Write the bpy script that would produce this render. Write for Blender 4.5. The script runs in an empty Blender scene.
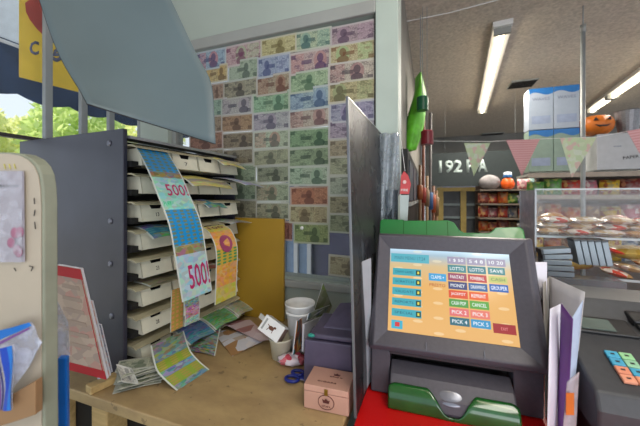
import bpy, bmesh, math, random
from mathutils import Vector, Matrix
random.seed(7)
C = bpy.context.scene.collection
sc = bpy.context.scene
F = 300.0; HZ = 197.0; H = 1.425; CT = 0.95        # pinhole: focal px, horizon row; eye height, counter height

# ---------------------------------------------------------------- camera, world, lights, exposure
cam = bpy.data.cameras.new('camera'); co = bpy.data.objects.new('camera', cam); C.objects.link(co); sc.camera = co
co.location = (0, 0, H); co.rotation_euler = (math.radians(90), 0, 0)
cam.sensor_width = 36; cam.lens = 36*F/640; cam.shift_y = -(213-HZ)/640; cam.clip_start = 0.02
cam.dof.use_dof = True; cam.dof.focus_distance = 0.85; cam.dof.aperture_fstop = 4.5
w = bpy.data.worlds.new('daylight'); sc.world = w; w.use_nodes = True
bg = w.node_tree.nodes['Background']; bg.inputs[0].default_value = (0.80, 0.90, 1.0, 1); bg.inputs[1].default_value = 1.0
def area(name, loc, rot, sx, sy, power, col):
    l = bpy.data.lights.new(name, 'AREA'); l.shape = 'RECTANGLE'; l.size = sx; l.size_y = sy; l.energy = power; l.color = col
    o = bpy.data.objects.new(name, l); C.objects.link(o); o.location = loc; o.rotation_euler = rot; return o
YAW = math.radians(-20)
area('ceiling_lamp_light', (0.5, -0.5, 2.6), (0, 0, YAW), 0.3, 2.2, 16, (1, .96, .88))  # unseen lamp behind the viewer, put in for indoor brightness
area('added_front_fill', (1.6, -3.1, 1.2), (math.radians(112), 0, 0), 4.0, 1.6, 55, (.96, .98, 1))  # unseen area lamp added behind the viewer to brighten ceiling and room
area('ceiling_lamp_light', (1.85, 3.3, 2.6), (0, 0, YAW), 0.15, 2.2, 46, (1, .93, .80))
area('ceiling_lamp_light', (3.3, 3.2, 2.6), (0, 0, YAW), 0.15, 2.2, 46, (1, .93, .82))
sun = bpy.data.lights.new('sun', 'SUN'); sun.energy = 4.0; sun.angle = math.radians(2); sun.color = (1, .96, .88)
so = bpy.data.objects.new('sun', sun); C.objects.link(so); so.rotation_euler = (math.radians(38), 0, math.radians(-60))
sc.view_settings.view_transform = 'Standard'; sc.view_settings.look = 'None'
sc.view_settings.gamma = 1; sc.view_settings.exposure = 0.2; sc.view_settings.use_curve_mapping = False

# ---------------------------------------------------------------- frames
U = Vector((math.cos(YAW), math.sin(YAW), 0)); B = Vector((-math.sin(YAW), math.cos(YAW), 0)); Z = Vector((0, 0, 1))
W0 = Vector((0, 1.126, 0))
def at(px, py, Y): return Vector(((px-320)/F*Y, Y, H-(py-HZ)/F*Y))
def rm(s, t, z): return W0 + U*s + B*t + Z*z                    # room frame: s along the window wall, t behind it
def hit(px, py, t=0.0):                                          # ray through the lens onto the plane t
    r = Vector(((px-320)/F, 1, -(py-HZ)/F)); k = (W0+B*t).dot(B)/r.dot(B); return r*k + Z*H
def hit_s(px, t=0.0): p = hit(px, HZ, t); return (p-W0).dot(U)

# ---------------------------------------------------------------- materials
def new_mat(name):
    m = bpy.data.materials.new(name); m.use_nodes = True
    return m, m.node_tree, m.node_tree.nodes['Principled BSDF']
def srgb(c):
    return tuple((x/12.92 if x <= .04045 else ((x+.055)/1.055)**2.4) for x in c)
def N(nt, typ, **kw):
    n = nt.nodes.new(typ)
    for k, v in kw.items(): setattr(n, k, v)
    return n
def mat(name, col, rough=.6, metal=0, var=.08, scale=20, bump=0, spec=.5, coat=0):
    """plain surface with mild procedural mottling (colour given in display values)"""
    m, nt, b = new_mat(name); c = srgb(col)
    tc = N(nt, 'ShaderNodeTexCoord'); no = N(nt, 'ShaderNodeTexNoise'); no.inputs['Scale'].default_value = scale; no.inputs['Detail'].default_value = 4
    nt.links.new(tc.outputs['Object'], no.inputs['Vector'])
    r = N(nt, 'ShaderNodeValToRGB'); r.color_ramp.elements[0].position = .3; r.color_ramp.elements[1].position = .7
    r.color_ramp.elements[0].color = (*[x*(1-var*1.6) for x in c], 1); r.color_ramp.elements[1].color = (*[min(1, x*(1+var)) for x in c], 1)
    nt.links.new(no.outputs['Fac'], r.inputs['Fac']); nt.links.new(r.outputs['Color'], b.inputs['Base Color'])
    b.inputs['Roughness'].default_value = rough; b.inputs['Metallic'].default_value = metal
    b.inputs['Specular IOR Level'].default_value = spec; b.inputs['Coat Weight'].default_value = coat
    if bump:
        bp = N(nt, 'ShaderNodeBump'); bp.inputs['Strength'].default_value = bump; bp.inputs['Distance'].default_value = .004
        nt.links.new(no.outputs['Fac'], bp.inputs['Height']); nt.links.new(bp.outputs['Normal'], b.inputs['Normal'])
    return m
def emis(name, col, s):
    m, nt, b = new_mat(name); b.inputs['Base Color'].default_value = (0, 0, 0, 1)
    b.inputs['Emission Color'].default_value = (*srgb(col), 1); b.inputs['Emission Strength'].default_value = s; b.inputs['Roughness'].default_value = .3; return m
def clear(name, col, opacity, rough=.05, speck=0, scale=60, metal=0):
    """thin clear / tinted plastic: a transparent shader mixed with a glossy tinted one"""
    m, nt, b = new_mat(name); b.inputs['Base Color'].default_value = (*srgb(col), 1); b.inputs['Roughness'].default_value = rough; b.inputs['Metallic'].default_value = metal
    t = N(nt, 'ShaderNodeBsdfTransparent'); mx = N(nt, 'ShaderNodeMixShader'); out = nt.nodes['Material Output']
    mx.inputs[0].default_value = opacity
    nt.links.new(t.outputs[0], mx.inputs[1]); nt.links.new(b.outputs[0], mx.inputs[2]); nt.links.new(mx.outputs[0], out.inputs['Surface'])
    if speck:
        tc = N(nt, 'ShaderNodeTexCoord'); no = N(nt, 'ShaderNodeTexNoise'); no.inputs['Scale'].default_value = scale; no.inputs['Detail'].default_value = 6
        nt.links.new(tc.outputs['Object'], no.inputs['Vector'])
        mr = N(nt, 'ShaderNodeMapRange'); mr.inputs[1].default_value = .45; mr.inputs[2].default_value = .7
        mr.inputs[3].default_value = opacity; mr.inputs[4].default_value = min(1, opacity+speck)
        nt.links.new(no.outputs['Fac'], mr.inputs[0]); nt.links.new(mr.outputs[0], mx.inputs[0])
        bp = N(nt, 'ShaderNodeBump'); bp.inputs['Strength'].default_value = .6; bp.inputs['Distance'].default_value = .003
        nt.links.new(no.outputs['Fac'], bp.inputs['Height']); nt.links.new(bp.outputs['Normal'], b.inputs['Normal'])
    return m
def MIX(nt, fac, a, b):
    n = N(nt, 'ShaderNodeMix', data_type='RGBA')
    for s, i in ((fac, 0), (a, 6), (b, 7)):
        if isinstance(s, bpy.types.NodeSocket): nt.links.new(s, n.inputs[i])
        elif i == 0: n.inputs[0].default_value = s
        else: n.inputs[i].default_value = (*srgb(s), 1)
    return n.outputs[2]
def MATH(nt, op, a, b=0.0, c=None):
    n = N(nt, 'ShaderNodeMath', operation=op)
    for s, i in ((a, 0), (b, 1), (c, 2)):
        if s is None: continue
        if isinstance(s, bpy.types.NodeSocket): nt.links.new(s, n.inputs[i])
        else: n.inputs[i].default_value = s
    return n.outputs[0]
def UVs(nt):
    u = N(nt, 'ShaderNodeUVMap'); s = N(nt, 'ShaderNodeSeparateXYZ'); nt.links.new(u.outputs[0], s.inputs[0]); return u.outputs[0], s.outputs[0], s.outputs[1]
def oval(nt, x, y, cx, cy, rx, ry):
    a = MATH(nt, 'POWER', MATH(nt, 'ABSOLUTE', MATH(nt, 'DIVIDE', MATH(nt, 'SUBTRACT', x, cx), rx)), 2.0)
    b = MATH(nt, 'POWER', MATH(nt, 'ABSOLUTE', MATH(nt, 'DIVIDE', MATH(nt, 'SUBTRACT', y, cy), ry)), 2.0)
    return MATH(nt, 'LESS_THAN', MATH(nt, 'ADD', a, b), 1.0)
def band(nt, x, lo, hi): return MATH(nt, 'MULTIPLY', MATH(nt, 'GREATER_THAN', x, lo), MATH(nt, 'LESS_THAN', x, hi))
def note_mat(name, base, ink, second, pos=.75, seed=0):
    """a banknote: pale margin, engraved waves, side tint, portrait oval, value blocks"""
    m, nt, b = new_mat(name); uv, x, y = UVs(nt)
    wv = N(nt, 'ShaderNodeTexWave'); wv.inputs['Scale'].default_value = 9; wv.inputs['Distortion'].default_value = 9; wv.inputs['Detail'].default_value = 3; wv.inputs['Phase Offset'].default_value = seed
    nz = N(nt, 'ShaderNodeTexNoise'); nz.inputs['Scale'].default_value = 6; nz.noise_dimensions = '4D'; nz.inputs['W'].default_value = seed*1.7; nz.inputs['Detail'].default_value = 5
    nt.links.new(uv, wv.inputs['Vector']); nt.links.new(uv, nz.inputs['Vector'])
    nzs = MATH(nt, 'MULTIPLY', MATH(nt, 'GREATER_THAN', nz.outputs['Fac'], .54), .45)
    c = MIX(nt, MATH(nt, 'MULTIPLY', wv.outputs['Fac'], .38), base, ink)
    c = MIX(nt, MATH(nt, 'MULTIPLY', band(nt, x, .62 if pos < .5 else .05, .93 if pos < .5 else .36), .6), c, second)
    c = MIX(nt, nzs, c, ink)
    n3 = N(nt, 'ShaderNodeTexNoise'); n3.inputs['Scale'].default_value = 22; nt.links.new(uv, n3.inputs['Vector']); c = MIX(nt, MATH(nt, 'MULTIPLY', MATH(nt, 'GREATER_THAN', n3.outputs['Fac'], .56), .4), c, tuple(min(1, 1.15*v+.04) for v in base))
    p = oval(nt, x, y, pos, .5, .15, .40); c = MIX(nt, MATH(nt, 'MULTIPLY', p, .7), c, second)
    p = oval(nt, x, y, pos, .60, .075, .20); c = MIX(nt, MATH(nt, 'MULTIPLY', p, .75), c, ink)
    p = oval(nt, x, y, pos, .24, .13, .20); c = MIX(nt, MATH(nt, 'MULTIPLY', p, .75), c, ink)
    for (x0, x1, y0, y1) in ((.05, .16, .70, .88), (.84, .95, .12, .30), (.3, .55, .42, .6)):
        k = MATH(nt, 'MULTIPLY', band(nt, x, x0, x1), band(nt, y, y0, y1)); c = MIX(nt, MATH(nt, 'MULTIPLY', k, .7), c, ink)
    e = MATH(nt, 'MULTIPLY', band(nt, x, .04, .96), band(nt, y, .09, .91))
    c = MIX(nt, e, tuple(.45*v+.43 for v in base), c)
    nt.links.new(c, b.inputs['Base Color']); b.inputs['Roughness'].default_value = .35
    tr = N(nt, 'ShaderNodeBsdfTranslucent'); nt.links.new(c, tr.inputs[0]); mx = N(nt, 'ShaderNodeMixShader'); mx.inputs[0].default_value = .22
    nt.links.new(b.outputs[0], mx.inputs[1]); nt.links.new(tr.outputs[0], mx.inputs[2]); nt.links.new(mx.outputs[0], nt.nodes['Material Output'].inputs[0])
    return m
def ticket_mat(name, segs, dot, speck=.35, nx=5, ny=26):
    """scratch-card strip: colour bands down its length (v), a grid of play spots, confetti print"""
    m, nt, b = new_mat(name); uv, x, y = UVs(nt)
    r = N(nt, 'ShaderNodeValToRGB'); cr = r.color_ramp; cr.interpolation = 'CONSTANT'
    grid_on = []
    while len(cr.elements) < len(segs): cr.elements.new(1.0)
    for e, (p, col, g) in zip(cr.elements, segs): e.position = p; e.color = (*srgb(col), 1)
    nt.links.new(y, r.inputs[0]); c = r.outputs[0]
    vo = N(nt, 'ShaderNodeTexVoronoi'); vo.inputs['Scale'].default_value = 16
    mp = N(nt, 'ShaderNodeMapping'); mp.inputs['Scale'].default_value = (.45, ny/14, 1); nt.links.new(uv, mp.inputs[0]); nt.links.new(mp.outputs[0], vo.inputs['Vector'])
    g = None
    for i, (p, col, isg) in enumerate(segs):
        if isg:
            nxt = segs[i+1][0] if i+1 < len(segs) else 1.01; k = band(nt, y, p, nxt); g = k if g is None else MATH(nt, 'ADD', g, k)
    fx = MATH(nt, 'FRACT', MATH(nt, 'MULTIPLY', x, float(nx))); fy = MATH(nt, 'FRACT', MATH(nt, 'MULTIPLY', y, float(ny)))
    d = oval(nt, fx, fy, .5, .5, .33, .33)
    if g is not None:
        c1 = MIX(nt, MATH(nt, 'MULTIPLY', MATH(nt, 'SUBTRACT', 1.0, g), speck), c, vo.outputs['Color'])
        c = MIX(nt, MATH(nt, 'MULTIPLY', g, d), c1, dot)
    else: c = MIX(nt, speck, c, vo.outputs['Color'])
    e = band(nt, x, .04, .96); c = MIX(nt, e, (.80, .82, .8), c)
    nt.links.new(c, b.inputs['Base Color']); b.inputs['Roughness'].default_value = .28; return m
def print_mat(name, cols, scale=14, rough=.3, axis=None):
    """busy printed wrapper: cells of a few colours"""
    m, nt, b = new_mat(name); tc = N(nt, 'ShaderNodeTexCoord'); vo = N(nt, 'ShaderNodeTexVoronoi'); vo.inputs['Scale'].default_value = scale
    nt.links.new(tc.outputs['Object'], vo.inputs['Vector']); s = N(nt, 'ShaderNodeSeparateColor'); nt.links.new(vo.outputs['Color'], s.inputs[0])
    r = N(nt, 'ShaderNodeValToRGB'); cr = r.color_ramp; cr.interpolation = 'CONSTANT'
    while len(cr.elements) < len(cols): cr.elements.new(1.0)
    for i, (e, c) in enumerate(zip(cr.elements, cols)): e.position = i/len(cols); e.color = (*srgb(c), 1)
    nt.links.new(s.outputs[0], r.inputs[0]); nt.links.new(r.outputs[0], b.inputs['Base Color']); b.inputs['Roughness'].default_value = rough; return m

M = {}
M['wall'] = mat('wall_paint', (.66, .70, .67), .7, var=.05, scale=3, bump=.05)
M['trimpaint'] = mat('trim_paint', (.60, .61, .60), .5, var=.05, scale=6)
M['ceil'] = mat('ceiling_plaster', (.80, .765, .72), .95, var=.14, scale=45, bump=.8)
M['floor'] = mat('floor_vinyl', (.50, .47, .43), .5, var=.1, scale=4)
M['post'] = mat('post_paint', (.67, .72, .69), .55, var=.04, scale=8)
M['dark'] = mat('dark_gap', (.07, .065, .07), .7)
M['charcoal'] = mat('charcoal_panel', (.20, .20, .255), .33, var=.18, scale=7, spec=.6)
M['cream'] = mat('cream_plastic', (.86, .85, .78), .4, var=.06, scale=25)
M['ledge'] = mat('ledge_plastic', (.70, .67, .56), .35, var=.15, scale=18)
M['alu'] = mat('brushed_metal', (.70, .70, .72), .3, .8, var=.1, scale=30)
M['greymetal'] = mat('grey_bar_paint', (.55, .57, .58), .45, var=.06)
M['white'] = mat('white_plastic', (.88, .88, .88), .35, var=.03)
M['paper'] = mat('white_paper', (.86, .86, .90), .6, var=.04)
M['screw'] = mat('screw_steel', (.5, .5, .54), .35, .9)
M['termgrey'] = mat('terminal_plastic', (.30, .29, .325), .42, var=.06, scale=120, bump=.05, spec=.45)
M['termdark'] = mat('terminal_dark_plastic', (.20, .19, .21), .45, var=.06, scale=60)
M['termslot'] = mat('slot_black', (.08, .07, .075), .5)
M['green'] = mat('green_translucent_plastic', (.05, .46, .20), .35, var=.08, scale=10, coat=.5)
M['greendk'] = mat('dark_green_plastic', (.10, .34, .13), .14, var=.25, scale=14, coat=.6)
M['red'] = mat('red_laminate', (.80, .05, .05), .4, var=.05, scale=10)
M['ink'] = mat('black_ink', (.12, .11, .12), .6)
M['navy'] = mat('navy_canvas', (.17, .24, .36), .8, var=.2, scale=8)
def backlit(m, k):
    nt = m.node_tree; b = nt.nodes['Principled BSDF']; src = b.inputs['Base Color'].links[0].from_socket
    tr = N(nt, 'ShaderNodeBsdfTranslucent'); nt.links.new(src, tr.inputs[0]); mx = N(nt, 'ShaderNodeMixShader'); mx.inputs[0].default_value = k
    nt.links.new(b.outputs[0], mx.inputs[1]); nt.links.new(tr.outputs[0], mx.inputs[2]); nt.links.new(mx.outputs[0], nt.nodes['Material Output'].inputs[0]); return m
M['awnwhite'] = mat('white_canvas', (.80, .82, .84), .8, var=.05); backlit(M['awnwhite'], .6)

def wood_mat(name, c0, c1, sc_=(1, 8, 8), rough=.5):
    m, nt, b = new_mat(name); tc = N(nt, 'ShaderNodeTexCoord'); mp = N(nt, 'ShaderNodeMapping'); mp.inputs['Scale'].default_value = sc_
    no = N(nt, 'ShaderNodeTexNoise'); no.inputs['Scale'].default_value = 4; no.inputs['Detail'].default_value = 8; no.inputs['Roughness'].default_value = .65
    nt.links.new(tc.outputs['Object'], mp.inputs[0]); nt.links.new(mp.outputs[0], no.inputs['Vector'])
    r = N(nt, 'ShaderNodeValToRGB'); r.color_ramp.elements[0].position = .32; r.color_ramp.elements[1].position = .62
    r.color_ramp.elements[0].color = (*srgb(c0), 1); r.color_ramp.elements[1].color = (*srgb(c1), 1)
    nt.links.new(no.outputs['Fac'], r.inputs[0])
    no2 = N(nt, 'ShaderNodeTexNoise'); no2.inputs['Scale'].default_value = 38; no2.inputs['Detail'].default_value = 2; nt.links.new(tc.outputs['Object'], no2.inputs['Vector'])
    k = MATH(nt, 'MULTIPLY', MATH(nt, 'GREATER_THAN', no2.outputs['Fac'], .68), .5)
    nt.links.new(MIX(nt, k, r.outputs[0], tuple(.6*x for x in c0)), b.inputs['Base Color']); b.inputs['Roughness'].default_value = rough; return m
M['counter'] = wood_mat('worn_plywood', (.60, .50, .36), (.70, .60, .43), (2, 4, 4), .45)
M['woodblock'] = wood_mat('pale_wood', (.68, .56, .36), (.84, .72, .50), (1, 12, 12))
M['cardboard'] = mat('brown_cardboard', (.58, .45, .32), .8, var=.06)

# ---------------------------------------------------------------- mesh helpers
class MB:
    def __init__(s): s.v = []; s.f = []; s.uv = None
    def add(s, vs, fs):
        n = len(s.v); s.v += [Vector(v) for v in vs]; s.f += [tuple(n+i for i in f) for f in fs]; return s
    def box(s, x0, x1, y0, y1, z0, z1):
        return s.add([(x0,y0,z0),(x1,y0,z0),(x1,y1,z0),(x0,y1,z0),(x0,y0,z1),(x1,y0,z1),(x1,y1,z1),(x0,y1,z1)],
                     [(0,3,2,1),(4,5,6,7),(0,1,5,4),(1,2,6,5),(2,3,7,6),(3,0,4,7)])
    def extrude(s, pts, vec):                       # closed outline (3-D points) swept by vec
        n = len(pts); vec = Vector(vec); a = [Vector(p) for p in pts]; b = [p+vec for p in a]
        return s.add(a+b, [tuple(range(n))[::-1], tuple(range(n, 2*n))] + [(i, (i+1) % n, n+(i+1) % n, n+i) for i in range(n)])
    def bar(s, p, q, w, h, up=Z):
        p = Vector(p); q = Vector(q); d = (q-p).normalized(); a = d.cross(Vector(up))
        if a.length < 1e-4: a = d.cross(Vector((1, 0, 0)))
        a.normalize(); b = a.cross(d); a = a*w/2; b = b*h/2
        return s.extrude([p-a-b, p+a-b, p+a+b, p-a+b], q-p)
    def tube(s, pts, r, n=10):
        pts = [Vector(p) for p in pts]; rings = []; base = len(s.v); ref = None
        for i, p in enumerate(pts):
            d = (pts[min(i+1, len(pts)-1)]-pts[max(i-1, 0)]).normalized()
            a = d.cross(Z) if ref is None else ref - d*ref.dot(d)
            if a.length < 1e-4: a = d.cross(Vector((1, 0, 0)))
            a.normalize(); ref = a; b = d.cross(a); rr = r[i] if isinstance(r, (list, tuple)) else r
            s.v += [p + (a*math.cos(2*math.pi*k/n) + b*math.sin(2*math.pi*k/n))*rr for k in range(n)]
        for i in range(len(pts)-1):
            for k in range(n): s.f.append((base+i*n+k, base+i*n+(k+1) % n, base+(i+1)*n+(k+1) % n, base+(i+1)*n+k))
        s.f.append(tuple(base+k for k in range(n))[::-1]); s.f.append(tuple(base+(len(pts)-1)*n+k for k in range(n))); return s
    def lathe(s, prof, c=(0, 0, 0), n=24):
        base = len(s.v); c = Vector(c)
        for r, z in prof: s.v += [c+Vector((r*math.cos(2*math.pi*k/n), r*math.sin(2*math.pi*k/n), z)) for k in range(n)]
        for i in range(len(prof)-1):
            for k in range(n): s.f.append((base+i*n+k, base+i*n+(k+1) % n, base+(i+1)*n+(k+1) % n, base+(i+1)*n+k))
        s.f.append(tuple(base+k for k in range(n))[::-1]); s.f.append(tuple(base+(len(prof)-1)*n+k for k in range(n))); return s
    def ball(s, c, rx, ry=None, rz=None, n=12, jit=0):
        ry = ry or rx; rz = rz or rx; c = Vector(c); base = len(s.v); m = n//2+1
        for i in range(m+1):
            th = math.pi*i/m
            for k in range(n):
                ph = 2*math.pi*k/n; j = 1+random.uniform(-jit, jit)
                s.v.append(c+Vector((rx*math.sin(th)*math.cos(ph)*j, ry*math.sin(th)*math.sin(ph)*j, rz*math.cos(th)*j)))
        for i in range(m):
            for k in range(n): s.f.append((base+i*n+k, base+(i+1)*n+k, base+(i+1)*n+(k+1) % n, base+i*n+(k+1) % n))
        return s
    def sheet(s, fn, nu=8, nv=8):
        base = len(s.v); s.uv = s.uv or {}
        for j in range(nv+1):
            for i in range(nu+1):
                u, v = i/nu, j/nv; s.uv[len(s.v)] = (u, v); s.v.append(Vector(fn(u, v)))
        for j in range(nv):
            for i in range(nu):
                a = base+j*(nu+1)+i; s.f.append((a, a+1, a+nu+2, a+nu+1))
        return s
    def build(s, name, material, parent=None, mtx=None, origin=None, bevel=0, thick=0, smooth=False, seg=2, offset=0):
        if origin is not None:
            o_ = Vector(origin); vs = [v-o_ for v in s.v]
        else: vs = s.v
        me = bpy.data.meshes.new(name); me.from_pydata([tuple(v) for v in vs], [], s.f)
        if s.uv:
            ul = me.uv_layers.new(name='UVMap')
            for l in me.loops: ul.data[l.index].uv = s.uv.get(l.vertex_index, (0, 0))
        if mtx is not None: me.transform(mtx)
        bm = bmesh.new(); bm.from_mesh(me)
        if not s.uv: bmesh.ops.recalc_face_normals(bm, faces=bm.faces)
        bm.to_mesh(me); bm.free()
        me.materials.append(material)
        if smooth:
            for p in me.polygons: p.use_smooth = True
        o = bpy.data.objects.new(name, me); C.objects.link(o)
        if origin is not None: o.location = origin
        if parent is not None: o.parent = parent
        if bevel:
            b = o.modifiers.new('bevel', 'BEVEL'); b.width = bevel; b.segments = seg; b.limit_method = 'ANGLE'; b.angle_limit = math.radians(40)
        if thick:
            t = o.modifiers.new('solid', 'SOLIDIFY'); t.thickness = thick; t.offset = offset
        return o
def tag(o, label, cat, group=None, kind=None):
    if label: o['label'] = label
    if cat: o['category'] = cat
    if group: o['group'] = group
    if kind: o['kind'] = kind
    return o
def thing(name, label, cat, loc=(0, 0, 0), rotz=0.0, group=None):
    o = bpy.data.objects.new(name, None); C.objects.link(o); o.location = loc; o.rotation_euler = (0, 0, rotz); o.empty_display_size = .05
    return tag(o, label, cat, group)
def struct(name, mb, m, **kw):
    o = mb.build(name, m, **kw); o['kind'] = 'structure'; return o
def frame(o, x, y, z=None):
    """4x4 from origin and two axes"""
    x = Vector(x).normalized(); y = Vector(y); y = (y-x*x.dot(y)).normalized(); zz = x.cross(y); o = Vector(o)
    return Matrix(((x.x, y.x, zz.x, o.x), (x.y, y.y, zz.y, o.y), (x.z, y.z, zz.z, o.z), (0, 0, 0, 1)))
FONT = None
def text_verts(s, size=1.0, ex=0.0, off=0.0):
    cu = bpy.data.curves.new('t', 'FONT'); cu.body = s; cu.size = size; cu.align_x = 'CENTER'; cu.align_y = 'CENTER'; cu.extrude = ex; cu.resolution_u = 2; cu.offset = off
    o = bpy.data.objects.new('t', cu); C.objects.link(o)
    me = bpy.data.meshes.new_from_object(o.evaluated_get(bpy.context.evaluated_depsgraph_get()))
    bpy.data.objects.remove(o); bpy.data.curves.remove(cu); return me
def text(s, mtx, w, h, m, parent, name='lettering', bold=0, ex=.0002):
    """flat lettering fitted into w x h, in the frame mtx (x right, y up, z out)"""
    me = text_verts(s, 1, 0, bold); xs = [v.co.x for v in me.vertices]; ys = [v.co.y for v in me.vertices]
    sx = w/(max(xs)-min(xs)); sy = h/(max(ys)-min(ys)); cx = (max(xs)+min(xs))/2; cy = (max(ys)+min(ys))/2
    for v in me.vertices: v.co = Vector(((v.co.x-cx)*sx, (v.co.y-cy)*sy, 0))
    me.transform(mtx); me.materials.clear(); me.materials.append(m); me.name = name
    o = bpy.data.objects.new(name, me); C.objects.link(o); o.parent = parent
    t = o.modifiers.new('solid', 'SOLIDIFY'); t.thickness = .0004 + ex; t.offset = 0
    return o
def text_on(fn, s, u0, u1, v0, v1, m, parent, lift=.0009, side=1, name='lettering'):
    """lettering that follows the curved sheet fn; v grows downwards"""
    me = text_verts(s, off=.012); xs = [v.co.x for v in me.vertices]; ys = [v.co.y for v in me.vertices]; x0, x1, y0, y1 = min(xs), max(xs), min(ys), max(ys)
    for v in me.vertices:
        u = u0+(u1-u0)*(v.co.x-x0)/(x1-x0); vv = v1+(v0-v1)*(v.co.y-y0)/(y1-y0)
        p = Vector(fn(u, vv)); a = Vector(fn(u+.01, vv))-p; b = Vector(fn(u, vv+.01))-p; n = a.cross(b).normalized()
        v.co = p - n*lift*side
    me.materials.clear(); me.materials.append(m); me.name = name
    o = bpy.data.objects.new(name, me); C.objects.link(o); o.parent = parent; return o
def spline(pts, t):
    n = len(pts)-1; x = min(max(t, 0), 1)*n; i = min(int(x), n-1); f = x-i
    p = [Vector(pts[max(0, min(n, i+k))]) for k in (-1, 0, 1, 2)]
    return .5*((2*p[1]) + (p[2]-p[0])*f + (2*p[0]-5*p[1]+4*p[2]-p[3])*f*f + (3*p[1]-p[0]-3*p[2]+p[3])*f**3)
def quad_fn(tl, tr, br, bl, bulge=0, wav=0):
    tl, tr, br, bl = map(Vector, (tl, tr, br, bl)); n = (tr-tl).cross(bl-tl).normalized()
    def fn(u, v):
        return (tl*(1-u)+tr*u)*(1-v)+(bl*(1-u)+br*u)*v + n*(bulge*math.sin(math.pi*u)*math.sin(math.pi*v*.9) + wav*math.sin(7*u+5*v))
    return fn
ORD = ['first', 'second', 'third', 'fourth', 'fifth', 'sixth', 'seventh', 'eighth', 'ninth', 'tenth', 'eleventh', 'twelfth']

# ================================================================ SETTING
def slab(s0, s1, t0, t1, z0, z1):
    b = MB(); b.extrude([rm(s0, t0, z0), rm(s1, t0, z0), rm(s1, t1, z0), rm(s0, t1, z0)], (0, 0, z1-z0)); return b
SC = -.918; CE = H+1.3
struct('floor', slab(-1.1, 7.0, -3.2, 7.2, -.05, 0), M['floor'])
struct('ceiling', slab(-1.0, 7.0, -3.2, 7.2, CE, CE+.06), M['ceil'])
SILL = H-.318; HEAD = H+.641
b = slab(SC, .21, 0, .09, 0, SILL); struct('wall_window_lower', b, M['wall'])
struct('wall_window_upper', slab(SC, .21, 0, .09, HEAD+.002, CE), M['wall'])
struct('wall_corner', slab(SC, hit_s(168), 0, .09, SILL, HEAD), M['wall'])
struct('trim_1', slab(SC, .21, -.018, 0, HEAD, HEAD+.046), M['trimpaint'], bevel=.004)
struct('trim_2', slab(SC, .21, -.02, 0, SILL-.028, SILL-.002), M['trimpaint'], bevel=.004)
struct('wall_partition', slab(.213, .232, .11, 6.0, 0, CE), mat('partition_paint', (.50, .485, .46), .8, var=.1, scale=3))
struct('wall_back', slab(.3, 7.0, 6.0, 6.1, 0, CE), mat('back_wall', (.52, .52, .51), .8, var=.15, scale=2))
o = thing('support_post', 'pale grey green painted post at the right end of the banknote window', 'post', rm(.247, 0, 0), YAW)
del o['category']; del o['label']; o['kind'] = 'structure'; o.name = 'wall_post'
MB().box(-.037, .040, -.015, .10, 0, CE).build('post_face', M['post'], o, bevel=.003)
MB().box(-.042, -.037, -.01, .0, SILL, HEAD).build('edge_bead', M['dark'], o)
# window glass behind the banknotes
G = clear('window_glass', (.55, .6, .65), .12, .02)
win = thing('window_1', None, None); win['kind'] = 'structure'
slab(hit_s(168), .21, .03, .036, SILL, HEAD).build('pane', G, win)
for s in (hit_s(168)+.015, .2): slab(s-.015, s+.01, .02, .05, SILL, HEAD).build('window_frame', M['trimpaint'], win)

# storefront on the left: rail, security bars, glass
def lf(t, z, off=0): return rm(SC-off, -t, z)
SF = thing('window_2', None, None); SF['kind'] = 'structure'
b = MB(); b.extrude([lf(-.05, .9), lf(2.3, .9), lf(2.3, .9, .06), lf(-.05, .9, .06)], (0, 0, -.9)); struct('wall_left', b, M['wall'])
b = MB(); b.extrude([lf(-.05, 2.62), lf(2.3, 2.62), lf(2.3, 2.62, .06), lf(-.05, 2.62, .06)], (0, 0, CE-2.62)); b.build('window_head', M['wall'], SF)
b = MB(); b.extrude([lf(-.02, .9, .05), lf(2.3, .9, .05), lf(2.3, .9, .055), lf(-.02, .9, .055)], (0, 0, 1.72)); b.build('pane', clear('storefront_glass', (.6, .65, .7), .05, .02), SF)
for t in (-.01, .136, .247, .367): MB().extrude([lf(t-.012, .9), lf(t+.012, .9), lf(t+.012, .9, .02), lf(t-.012, .9, .02)], (0, 0, 1.72)).build('security_bar', M['greymetal'], SF, bevel=.002)
MB().extrude([lf(0, H+.198, -.004), lf(2.3, H+.198, -.004), lf(2.3, H+.198, .02), lf(0, H+.198, .02)], (0, 0, .012)).build('cross_rail', mat('rail_dark', (.22, .2, .2), .5), SF)

# outside
struct('ground', MB().box(-16, -1.6, -8, 16, -.08, -.02), mat('pavement', (.62, .61, .58), .9, var=.1, scale=2))
ext = slab(-1.0, .2, 1.9, 2.0, 0, H+.12); struct('wall_exterior', ext, mat('lavender_stucco', (.42, .40, .50), .85, var=.08, scale=20))
d = thing('door_1', None, None); d['kind'] = 'structure'
sa, sb = hit_s(284, 1.86), hit_s(310, 1.86)
dm = MB().extrude([rm(sa, 1.86, .2), rm(sb, 1.86, .2), rm(sb, 1.9, .2), rm(sa, 1.9, .2)], (0, 0, 2.0)); dm.build('door_panel', mat('door_glass_blue', (.50, .60, .72), .2), d)
for s in (sa, (sa+sb)/2, sb): MB().extrude([rm(s-.022, 1.83, .2), rm(s+.022, 1.83, .2), rm(s+.022, 1.86, .2), rm(s-.022, 1.86, .2)], (0, 0, 2.05)).build('door_frame', M['white'], d)
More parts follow.
